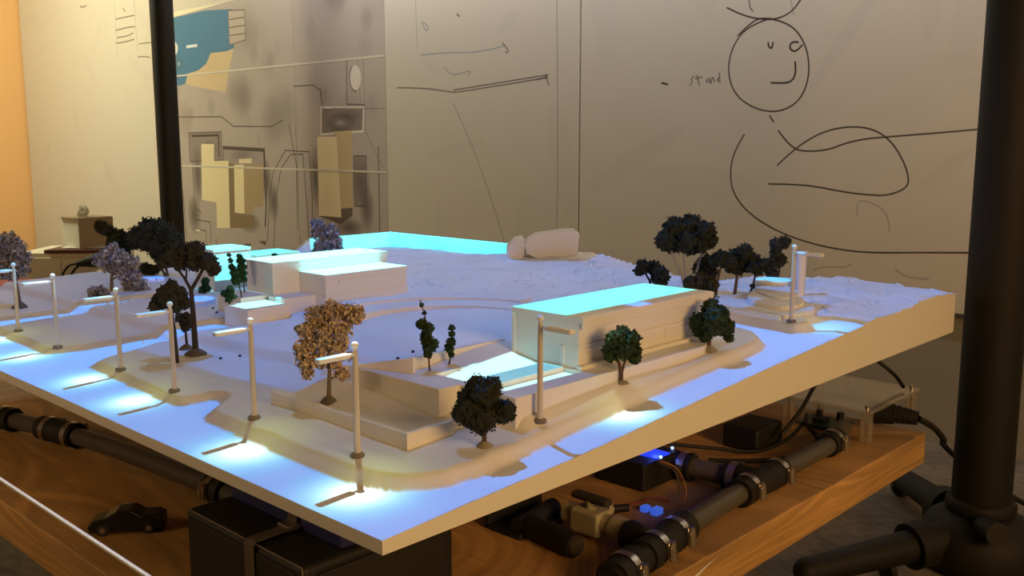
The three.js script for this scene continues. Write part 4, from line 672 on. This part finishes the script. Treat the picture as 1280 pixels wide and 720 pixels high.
  part('hood', [box(x0 - e, x1 + e, -d, 0.03, z0 - e - 0.004, z0 - e), box(x0 - e, x1 + e, -d, 0.03, z1 + e, z1 + e + 0.004), box(x0 - e - 0.004, x0 - e, -d, 0.03, z0 - e, z1 + e), box(x1 + e, x1 + e + 0.004, -d, 0.03, z0 - e, z1 + e)], M.black, g);
  part('body', rbox(x0 - e - 0.01, x1 + e + 0.01, 0.03, 0.12, z0 - e - 0.03, z1 + e + 0.03, 0.01), M.black, g);
  part('mount', rod([0, 0.11, 0], [0, H_TOP - ph - 0.003, 0], 0.02), M.iron, g);
  const L = new THREE.SpotLight(0xffffff, PROJECTOR.candela * 1.8, 0, THREE.MathUtils.degToRad(42), 0, 2);
  L.name = 'projector_lamp'; L.castShadow = true; L.shadow.radius = 0.006; L.shadow.mapSize.set(2048, 2048); L.position.set(0, 0, 0); L.target.position.set(0, -1, 0);
  g.add(L); g.add(L.target);
}

// ---------------------------------------------------------------- on the table, under the model
const T = -0.12;                                                       // table top
{
  const g = thing('black_case', 'black rectangular equipment case under the near corner of the model', 'box', [0.0, 0.0, T]);
  part('shell', rbox(0.012, 0.165, 0.0005, 0.070, -0.285, -0.110, 0.006, 3), M.black, g);
  part('side_panel', rbox(0.0105, 0.014, 0.006, 0.064, -0.275, -0.120, 0.001), M.rubber, g);
  part('lid', rbox(0.052, 0.16, 0.0695, 0.083, -0.278, -0.116, 0.003), M.navy, g, 'dark blue raised lid');
  part('edge_trim', [rod([0.0125, 0.07, -0.284], [0.0125, 0.07, -0.111], 0.0006, 0.0006, 8), rod([0.0125, 0.069, -0.1105], [0.0125, 0.002, -0.1105], 0.0006, 0.0006, 8)], M.shade, g);
  part('end_plate', rbox(0.025, 0.15, 0.006, 0.062, -0.1105, -0.107, 0.001), M.rubber, g);
  part('foot', rbox(0.02, 0.04, 0, 0.001, -0.27, -0.25, 0.0003), M.rubber, g); part('foot', rbox(0.13, 0.15, 0, 0.001, -0.14, -0.12, 0.0003), M.rubber, g);
}
{
  const g = thing('tie_strap', 'brown strap wrapped over the black equipment case', 'strap', [0, 0, T]);
  const b = 0.178, w = 0.006, s = [];
  const path = [[0.0088, 0.002], [0.0088, 0.069], [0.012, 0.0725], [0.049, 0.0735], [0.050, 0.0845], [0.158, 0.0848]];
  for (let i = 0; i < path.length - 1; i++) { const [x0, y0] = path[i], [x1, y1] = path[i + 1], l = Math.hypot(x1 - x0, y1 - y0); s.push(new THREE.BoxGeometry(l + 0.0012, 0.0012, 2 * w).rotateZ(Math.atan2(y1 - y0, x1 - x0)).translate((x0 + x1) / 2, (y0 + y1) / 2, -b)); }
  part('webbing', s, M.strap, g); part('buckle', rbox(0.04, 0.052, 0.072, 0.0765, -b - 0.008, -b + 0.008, 0.0008), M.steel, g);
}
{
  const g = thing('aluminium_rail', 'bright thin metal rail crossing the bottom left corner in front of the table', 'rail', [-0.090, 0.35, -0.032]);
  part('rail', rbox(-0.0014, 0.0016, 0, 0.0022, -0.34, 0.335, 0.0005), M.railWhite, g);
  for (const z of [-0.32, 0.318]) part('bracket', [rbox(-0.003, 0.061, -0.097, -0.092, z - 0.008, z + 0.008, 0.001), rbox(-0.003, 0.002, -0.096, 0.0005, z - 0.008, z + 0.008, 0.001)], M.alu, g);
}
{ // toy car, nose to the left
  const g = thing('toy_car', 'small black toy car standing on the table behind the aluminium strip', 'car', [0.030, 0.440, T], THREE.MathUtils.degToRad(43.5 - 90 + 10));
  const s = new THREE.Shape(); [[-0.033, 0.004], [-0.034, 0.009], [-0.030, 0.013], [-0.019, 0.0155], [-0.008, 0.0215], [0.006, 0.0225], [0.016, 0.0165], [0.029, 0.0165], [0.034, 0.013], [0.034, 0.005]].forEach((p, i) => (i ? s.lineTo(...p) : s.moveTo(...p)));
  part('body', new THREE.ExtrudeGeometry(s, { depth: 0.02, bevelEnabled: true, bevelSize: 0.0015, bevelThickness: 0.003, bevelSegments: 3 }).translate(0, 0, -0.01), M.carBlack, g);
  for (const x of [-0.021, 0.022]) for (const z of [-0.0115, 0.0115]) { const w = part('wheel', new THREE.CylinderGeometry(0.0058, 0.0058, 0.005, 20).rotateX(Math.PI / 2).translate(x, 0.0058, z), M.tyre, g); part('hub_cap', new THREE.CylinderGeometry(0.0028, 0.0028, 0.0054, 14).rotateX(Math.PI / 2).translate(x, 0.0058, z), M.steel, w); }
}
{
  const g = thing('wood_offcut', 'pale wooden offcut lying beside the table at the bottom left', 'wood', [-0.085, 0.545, H_FLOOR]);
  part('block', rbox(-0.035, 0.035, 0, 0.19, -0.06, 0.05, 0.003), M.offcut, g);
  const k = thing('grey_block', 'dark grey block behind the pale offcut at the left edge of the table', 'block', [-0.066, 0.66, H_FLOOR]);
  part('block', rbox(-0.03, 0.03, 0, 0.20, -0.05, 0.04, 0.003), M.rubber, k);
}
{
  const g = thing('paper_scrap', 'small pale paper sliver on the front edge of the table at the bottom', 'paper', [0.365, -0.0128, T]);
  const sh = new THREE.Shape([[-0.028, -0.012], [0.022, -0.004], [-0.012, -0.0125]].map((p) => new THREE.Vector2(...p)));
  part('sheet', new THREE.ExtrudeGeometry(sh, { depth: 0.0006, bevelEnabled: false }), M.tissue, g);
}
// hoses with hose clamps
function clampOn(parent, p, dir, r) {
  const g = new THREE.Group(); g.name = 'hose_clamp'; parent.add(g); g.position.set(...p);
  g.quaternion.setFromUnitVectors(new THREE.Vector3(0, 0, 1), P3(dir).normalize()); g.rotateZ(1.5);
  part('band', new THREE.CylinderGeometry(r + 0.0012, r + 0.0012, 0.009, 24, 1, true).rotateX(Math.PI / 2), M.steel, g);
  part('screw', [rod([-0.008, r + 0.003, 0], [0.010, r + 0.003, 0], 0.0035, 0.0035, 12), rbox(-0.006, 0.006, r, r + 0.005, -0.0055, 0.0055, 0.001)], M.steel, g);
}
function hose(label, pts, r, mat, cuffs, extra) {
  const g = thing('hose', label, 'hose', [0, 0, 0]), L = spts(pts);
  part('tube', tube(L, r, 40, 18), mat, g);
  for (const [p, q, rr, cl] of cuffs) {
    const P = spts([p])[0], Q = spts([q])[0], d = [Q[0] - P[0], Q[1] - P[1], Q[2] - P[2]];
    part('cuff', rod(P, Q, rr, rr, 22), M.rubber, g);
    for (const t of cl) clampOn(g, [P[0] + d[0] * t, P[1] + d[1] * t, P[2] + d[2] * t], d, rr);
  }
  if (extra) extra(g);
}
const HY = T + 0.0165;
hose('thick grey hose running under the right edge of the model to a clamped black coupling', [[0.37, 0.020, HY], [0.45, 0.027, HY], [0.51, 0.030, HY]], 0.0108, M.hose, [[[0.30, 0.010, HY], [0.385, 0.022, HY], 0.0155, [0.25, 0.72]], [[0.497, 0.029, HY], [0.528, 0.031, HY], 0.0155, [0.55]]]);
hose('grey hose past the tee, ending by the acrylic stand', [[0.585, 0.032, HY], [0.65, 0.034, HY], [0.735, 0.037, HY], [0.80, 0.055, HY]], 0.0108, M.hose, [[[0.556, 0.031, HY], [0.592, 0.032, HY], 0.0155, [0.7]], [[0.715, 0.0365, HY], [0.745, 0.038, HY], 0.0152, [0.5]]]);
hose('short translucent hose between the tee and the blue-lit box', [[0.538, 0.062, HY], [0.535, 0.09, HY], [0.532, 0.118, HY]], 0.0112, M.clearHose, [[[0.541, 0.034, HY], [0.538, 0.070, HY], 0.0152, [0.7]], [[0.532, 0.108, HY], [0.531, 0.128, HY], 0.0152, [0.5]]], (g) => part('tee', [rod([0.525, HY, -0.031], [0.56, HY, -0.031], 0.0152, 0.0152, 22), ball(0.541, HY, -0.034, 0.016)], M.rubber, g));
hose('black hose end with two clamps at the bottom right, nearest the viewer', [[0.24, 0.000, HY], [0.27, 0.005, HY], [0.31, 0.011, HY]], 0.0125, M.rubber, [[[0.245, 0.001, HY], [0.285, 0.008, HY], 0.0165, [0.5]]]);
hose('long grey hose under the left edge of the model', [[0.128, 0.30, HY], [0.127, 0.46, HY], [0.121, 0.56, HY], [0.112, 0.66, HY], [0.100, 0.745, HY], [0.075, 0.86, HY], [0.06, 0.92, HY]], 0.0108, M.hose, [[[0.102, 0.735, HY], [0.087, 0.805, HY], 0.0155, [0.12, 0.75]], [[0.073, 0.865, HY], [0.064, 0.905, HY], 0.0155, [0.5]], [[0.1275, 0.452, HY], [0.128, 0.42, HY], 0.0155, [0.4]]]);
{
  const g = thing('valve', 'ivory plastic ball valve with a tee handle under the model', 'valve', [0.336, 0.098, HY]);
  part('body', [rbox(-0.013, 0.013, -0.013, 0.012, -0.018, 0.018, 0.004), rod([0, 0, -0.030], [0, 0, 0.034], 0.0105, 0.0105, 20)], M.ivory, g);
  part('stem', rod([0, 0.010, 0], [0, 0.020, 0], 0.006, 0.006, 14), M.ivory, g); part('handle', rbox(-0.006, 0.006, 0.018, 0.025, -0.022, 0.022, 0.003), M.barkDark, g, 'dark handle');
  part('coupling', rod([0, 0, 0.030], [-0.004, 0, 0.052], 0.0125, 0.0125, 20), M.ivory, g); part('cuff', rod([-0.004, 0, 0.05], [-0.010, 0, 0.072], 0.0145, 0.0145, 20), M.rubber, g);
}
{
  const g = thing('torch', 'short black cylinder lying on the table below the valve', 'tool', [0.289, 0.106, T + 0.0115]);
  part('barrel', rod([0.003, 0, -0.03], [-0.004, 0, 0.030], 0.0112, 0.0112, 20), M.black, g); part('cap', rod([-0.004, 0, 0.029], [-0.005, 0, 0.034], 0.0095, 0.008, 20), M.barkDark, g);
}
{
  const g = thing('black_bracket', 'black angled bracket lying between the case and the valve', 'bracket', [0.307, 0.158, T]);
  part('plate', rbox(-0.03, 0.05, 0, 0.006, -0.03, 0.02, 0.002), M.black, g); part('upright', rbox(-0.03, 0.05, 0.004, 0.032, -0.03, -0.022, 0.002), M.black, g); part('tube', rod([-0.025, 0.011, 0.012], [0.04, 0.011, 0.002], 0.009, 0.009, 16), M.rubber, g); part('screw', [ball(-0.005, 0.033, -0.026, 0.003), ball(0.035, 0.033, -0.026, 0.003)], M.steel, g);
}
{
  const g = thing('control_box', 'black control box with glowing blue lamps, under the right edge of the model', 'box', [0.50, 0.158, T]);
  part('shell', rbox(-0.035, 0.04, 0, 0.031, -0.04, 0.030, 0.003), M.black, g);
  const blue = std(0.01, 0.02, 0.2, 0.4); blue.emissive.setRGB(0.02, 0.06, 1); blue.emissiveIntensity = 0.9;
  const led = std(0.1, 0.15, 0.4, 0.4); led.emissive.setRGB(0.3, 0.45, 1); led.emissiveIntensity = 3;
  part('display_light', rbox(-0.008, 0.020, 0.029, 0.0325, 0.004, 0.027, 0.001), blue, g);
  part('led_light', ball(-0.002, 0.033, 0.029, 0.0018), led, g); part('led_light', ball(0.034, 0.033, 0.020, 0.0018), led, g);
  const L = new THREE.PointLight(0xffffff, 0.0014); L.color.setRGB(0.08, 0.16, 1); L.position.set(0.006, 0.040, 0.018); L.castShadow = true; L.shadow.radius = 0.3; L.name = 'display_light_lamp'; g.add(L);
  const c = thing('cable_connector', 'pair of small glowing blue connectors on the table before the control box', 'connector', [0.425, 0.096, T]);
  const lit = std(0.05, 0.12, 0.5, 0.4); lit.emissive.setRGB(0.05, 0.14, 0.8); lit.emissiveIntensity = 0.6;
  part('indicator_light', rbox(-0.006, 0.004, 0, 0.006, -0.004, 0.004, 0.001), lit, c); part('indicator_light', rbox(-0.006, 0.006, 0, 0.007, 0.009, 0.018, 0.001), lit, c);
}
{
  const w1 = thing('wire', 'orange-brown wire looping out of the control box', 'wire', [0, 0, 0]);
  part('strand', tube(spts([[0.492, 0.128, T + 0.031], [0.484, 0.12, T + 0.034], [0.49, 0.103, T + 0.028], [0.475, 0.08, T + 0.012], [0.455, 0.073, T + 0.004], [0.437, 0.082, T + 0.003], [0.428, 0.088, T + 0.004]]), 0.0011, 50, 8), M.orangeWire, w1);
  part('strand', tube(spts([[0.486, 0.127, T + 0.031], [0.478, 0.118, T + 0.034], [0.482, 0.10, T + 0.028], [0.468, 0.082, T + 0.011]]), 0.001, 40, 8), M.strap, w1);
  const w2 = thing('wire', 'dark red wire lying on the table before the loop of orange wire', 'wire', [0, 0, 0]);
  part('strand', tube(spts([[0.425, 0.118, T + 0.0015], [0.437, 0.112, T + 0.0015], [0.450, 0.106, T + 0.004], [0.462, 0.092, T + 0.0015]]), 0.0012, 40, 8), M.redWire, w2);
  const pl = thing('cable_plug', 'small black barrel plug on the table left of the red wire', 'plug', [0.395, 0.115, T + 0.005]);
  part('barrel', rod([-0.012, 0, -0.01], [0.014, 0, 0.008], 0.0048, 0.004, 14), M.rubber, pl); part('ring', rod([-0.004, 0, -0.0044], [0.0, 0, -0.0016], 0.0055, 0.0055, 14), M.ivory, pl);
}
// acrylic stand with circuits, its mains plug and cables
{
  const g = thing('acrylic_stand', 'clear acrylic stand over circuit boards at the right end of the table', 'stand', [0.875, 0.08, T]);
  part('top_plate', rbox(-0.078, 0.086, 0.041, 0.045, -0.065, 0.063, 0.001), M.acrylic, g);
  for (const [x, z] of [[-0.068, 0.053], [0.076, 0.053], [-0.068, -0.055], [0.022, -0.055]]) {
    const s = part('standoff', rbox(x - 0.006, x + 0.006, 0, 0.041, z - 0.006, z + 0.006, 0.001), M.acrylic, g);
    part('bolt', [rod([x, 0.045, z], [x, 0.049, z], 0.0032, 0.0032, 6), rod([x, 0.001, z], [x, 0.045, z], 0.0012, 0.0012, 8)], M.steel, s);
  }
}
{
  const g = thing('circuit_board', 'dark circuit board under the clear acrylic stand', 'circuit', [0.84, 0.10, T]);
  part('board', rbox(-0.022, 0.03, 0.004, 0.006, -0.03, 0.03, 0.0006), M.circuit, g);
  part('chip', rbox(-0.01, 0.006, 0.006, 0.012, -0.012, 0.006, 0.0008), M.black, g); part('capacitor', rod([0.018, 0.006, 0.015], [0.018, 0.018, 0.015], 0.005, 0.005, 14), M.rubber, g); part('capacitor', rod([0.018, 0.006, -0.015], [0.018, 0.016, -0.015], 0.004, 0.004, 14), M.rubber, g); part('spacer', rbox(-0.018, 0.026, 0, 0.004, -0.026, 0.026, 0.0006), M.black, g);
}
{
  const g = thing('mains_plug', 'black mains plug whose cable runs from the acrylic stand behind the iron pipe', 'plug', [0, 0, 0]);
  const path = spts([[0.862, 0.045, T + 0.026], [0.868, 0.016, T + 0.028], [0.875, -0.012, T + 0.026]]);
  part('body', [rod(path[0], path[1], 0.015, 0.0135, 8), rod(path[1], path[2], 0.0115, 0.009, 12)], M.rubber, g);
  for (let k = 0; k < 4; k++) { const t = 0.15 + k * 0.22, P = path[1].map((v, i) => lerp(v, path[2][i], t)), Q = path[1].map((v, i) => lerp(v, path[2][i], t + 0.1)); part('strain_relief', rod(P, Q, 0.0122 - k * 0.001, 0.0122 - k * 0.001, 14), M.rubber, g); }
  part('cable', tube([path[2], ...spts([[0.91, -0.02, T + 0.008], [0.955, -0.018, T - 0.018], [1.08, 0.022, T - 0.066], [1.20, 0.022, T - 0.13], [1.235, -0.038, T - 0.175], [1.225, -0.10, T - 0.19], [1.22, -0.25, H_FLOOR + 0.006]])], 0.0042, 40, 10), M.rubber, g);
  const cab = (label, pts, r) => { const c = thing('cable', label, 'cable', [0, 0, 0]); part('strand', tube(spts(pts), r, 60, 8), M.rubber, c); };
  cab('black cable arching over the acrylic stand from under the model', [[0.70, 0.09, T + 0.02], [0.74, 0.085, T + 0.045], [0.80, 0.09, T + 0.075], [0.88, 0.095, T + 0.090], [0.93, 0.08, T + 0.085], [0.945, 0.05, T + 0.062], [0.93, 0.03, T + 0.050]], 0.0026);
  cab('black cable lying in a low loop left of the acrylic stand', [[0.60, 0.13, T + 0.004], [0.64, 0.085, T + 0.004], [0.69, 0.062, T + 0.004], [0.75, 0.065, T + 0.010], [0.77, 0.09, T + 0.02], [0.81, 0.11, T + 0.02]], 0.0028);
  cab('second black cable crossing behind the hose toward the control box', [[0.55, 0.16, T + 0.03], [0.60, 0.125, T + 0.02], [0.66, 0.10, T + 0.008], [0.72, 0.092, T + 0.010], [0.79, 0.10, T + 0.02]], 0.0024);
  const u = thing('power_adapter', 'dark power adapter among the cables behind the hose', 'adapter', [0.70, 0.125, T]); part('case', rbox(-0.03, 0.035, 0, 0.03, -0.03, 0.02, 0.004), M.black, u); part('socket', rbox(0.034, 0.04, 0.01, 0.022, -0.012, 0.002, 0.001), M.rubber, u);
}

// ---------------------------------------------------------------- back left corner behind the model
{
  const s = thing('side_cabinet', 'low cream cabinet with a dark brown board on top, behind the model at far left', 'cabinet', [1.10, 3.06, H_FLOOR], FACING);
  const y = BASE - 0.112;
  part('body', rbox(-0.215, 0.10, 0, y - 0.014, -0.16, 0.10, 0.003), M.cream, s); part('door', rbox(-0.205, -0.06, 0.02, y - 0.03, 0.10, 0.106, 0.002), M.cream, s); part('door', rbox(-0.055, 0.09, 0.02, y - 0.03, 0.10, 0.106, 0.002), M.cream, s);
  part('top_board', prism([[-0.105, -0.125], [0.125, -0.105], [0.125, 0.10], [-0.105, 0.10]], y - 0.0135, y, 0.002), M.brownBoard, s, 'dark brown board lying on top');
  const c = thing('tissue_box', 'tan tissue carton standing on the brown-topped cabinet', 'box', [1.10, 3.06, -0.112], FACING + 0.9);
  part('carton', rbox(-0.065, 0.065, 0, 0.108, -0.06, 0.06, 0.002), M.carton, c); part('front_panel', rbox(-0.0665, -0.0645, 0.001, 0.107, -0.059, 0.059, 0.0005), M.cartonPale, c, 'pale left side panel'); part('lid_flap', rbox(-0.075, 0.06, 0.108, 0.1095, -0.058, 0.058, 0.0005), M.carton, c);
  const g = lump(0, 0, 0, 0.02, 0.9, 5); g.scale(0.75, 1.2, 0.75).translate(-0.025, 0.124, 0.02); part('tissue', g, M.tissue, c);
  const pp = thing('paper_sheet', 'crumpled pale paper lying on the brown-topped cabinet beside the carton', 'paper', [1.12, 3.035, -0.1118], FACING);
  const sh = new THREE.PlaneGeometry(0.20, 0.15, 24, 18).rotateX(-Math.PI / 2), p = sh.attributes.position; for (let i = 0; i < p.count; i++) p.setY(i, 0.001 + 0.004 * Math.abs(noise2(p.getX(i) * 18, p.getZ(i) * 18)) - (p.getZ(i) > 0.06 ? 0 : 0)); sh.computeVertexNormals(); part('sheet', sh, M.tissue, pp);
  const k = thing('wooden_cabinet', 'light wooden cabinet standing behind the model under the pale dried tree', 'cabinet', [0.93, 2.33, H_FLOOR], FACING);
  part('body', rbox(-0.085, 0.05, 0, 0.258, -0.10, 0.06, 0.003), wood(3, 3), k); part('door', rbox(-0.07, 0.044, 0.02, 0.245, 0.06, 0.068, 0.002), wood(3, 3), k); part('side_trim', rbox(-0.092, -0.084, 0, 0.258, -0.10, 0.064, 0.001), M.cartonPale, k); part('handle', rod([0.03, 0.13, 0.07], [0.03, 0.17, 0.07], 0.004), M.steel, k);
  const q = thing('wall_plug', 'black mains plug with two cords dangling beside the wooden cabinet', 'plug', [0, 0, 0]);
  part('body', [rod([1.00, -0.124, -2.72], [0.965, -0.132, -2.76], 0.028, 0.018, 12), rod([0.965, -0.132, -2.76], [0.945, -0.140, -2.79], 0.016, 0.010, 10)], M.rubber, q);
  part('cord', tube([[0.95, -0.138, -2.785], [0.925, -0.145, -2.81], [0.905, -0.19, -2.83], [0.90, -0.365, -2.84]], 0.004, 30, 8), M.rubber, q); part('cord', tube([[0.955, -0.138, -2.78], [0.935, -0.16, -2.795], [0.92, -0.20, -2.81], [0.91, -0.365, -2.82]], 0.004, 30, 8), M.rubber, q);
  const r = thing('red_crate', 'dark red crate with a pale strap at the far left edge behind the model', 'crate', [0.70, 2.70, H_FLOOR], FACING);
  part('body', rbox(-0.12, 0.055, 0, 0.20, -0.07, 0.08, 0.004), M.red, r); part('strap', new THREE.BoxGeometry(0.012, 0.14, 0.003).rotateZ(0.6).translate(-0.045, 0.14, 0.0815), M.cartonPale, r); part('rim', rbox(-0.125, 0.06, 0.188, 0.204, -0.075, 0.085, 0.003), M.red, r);
}

renderer.render(scene, camera);
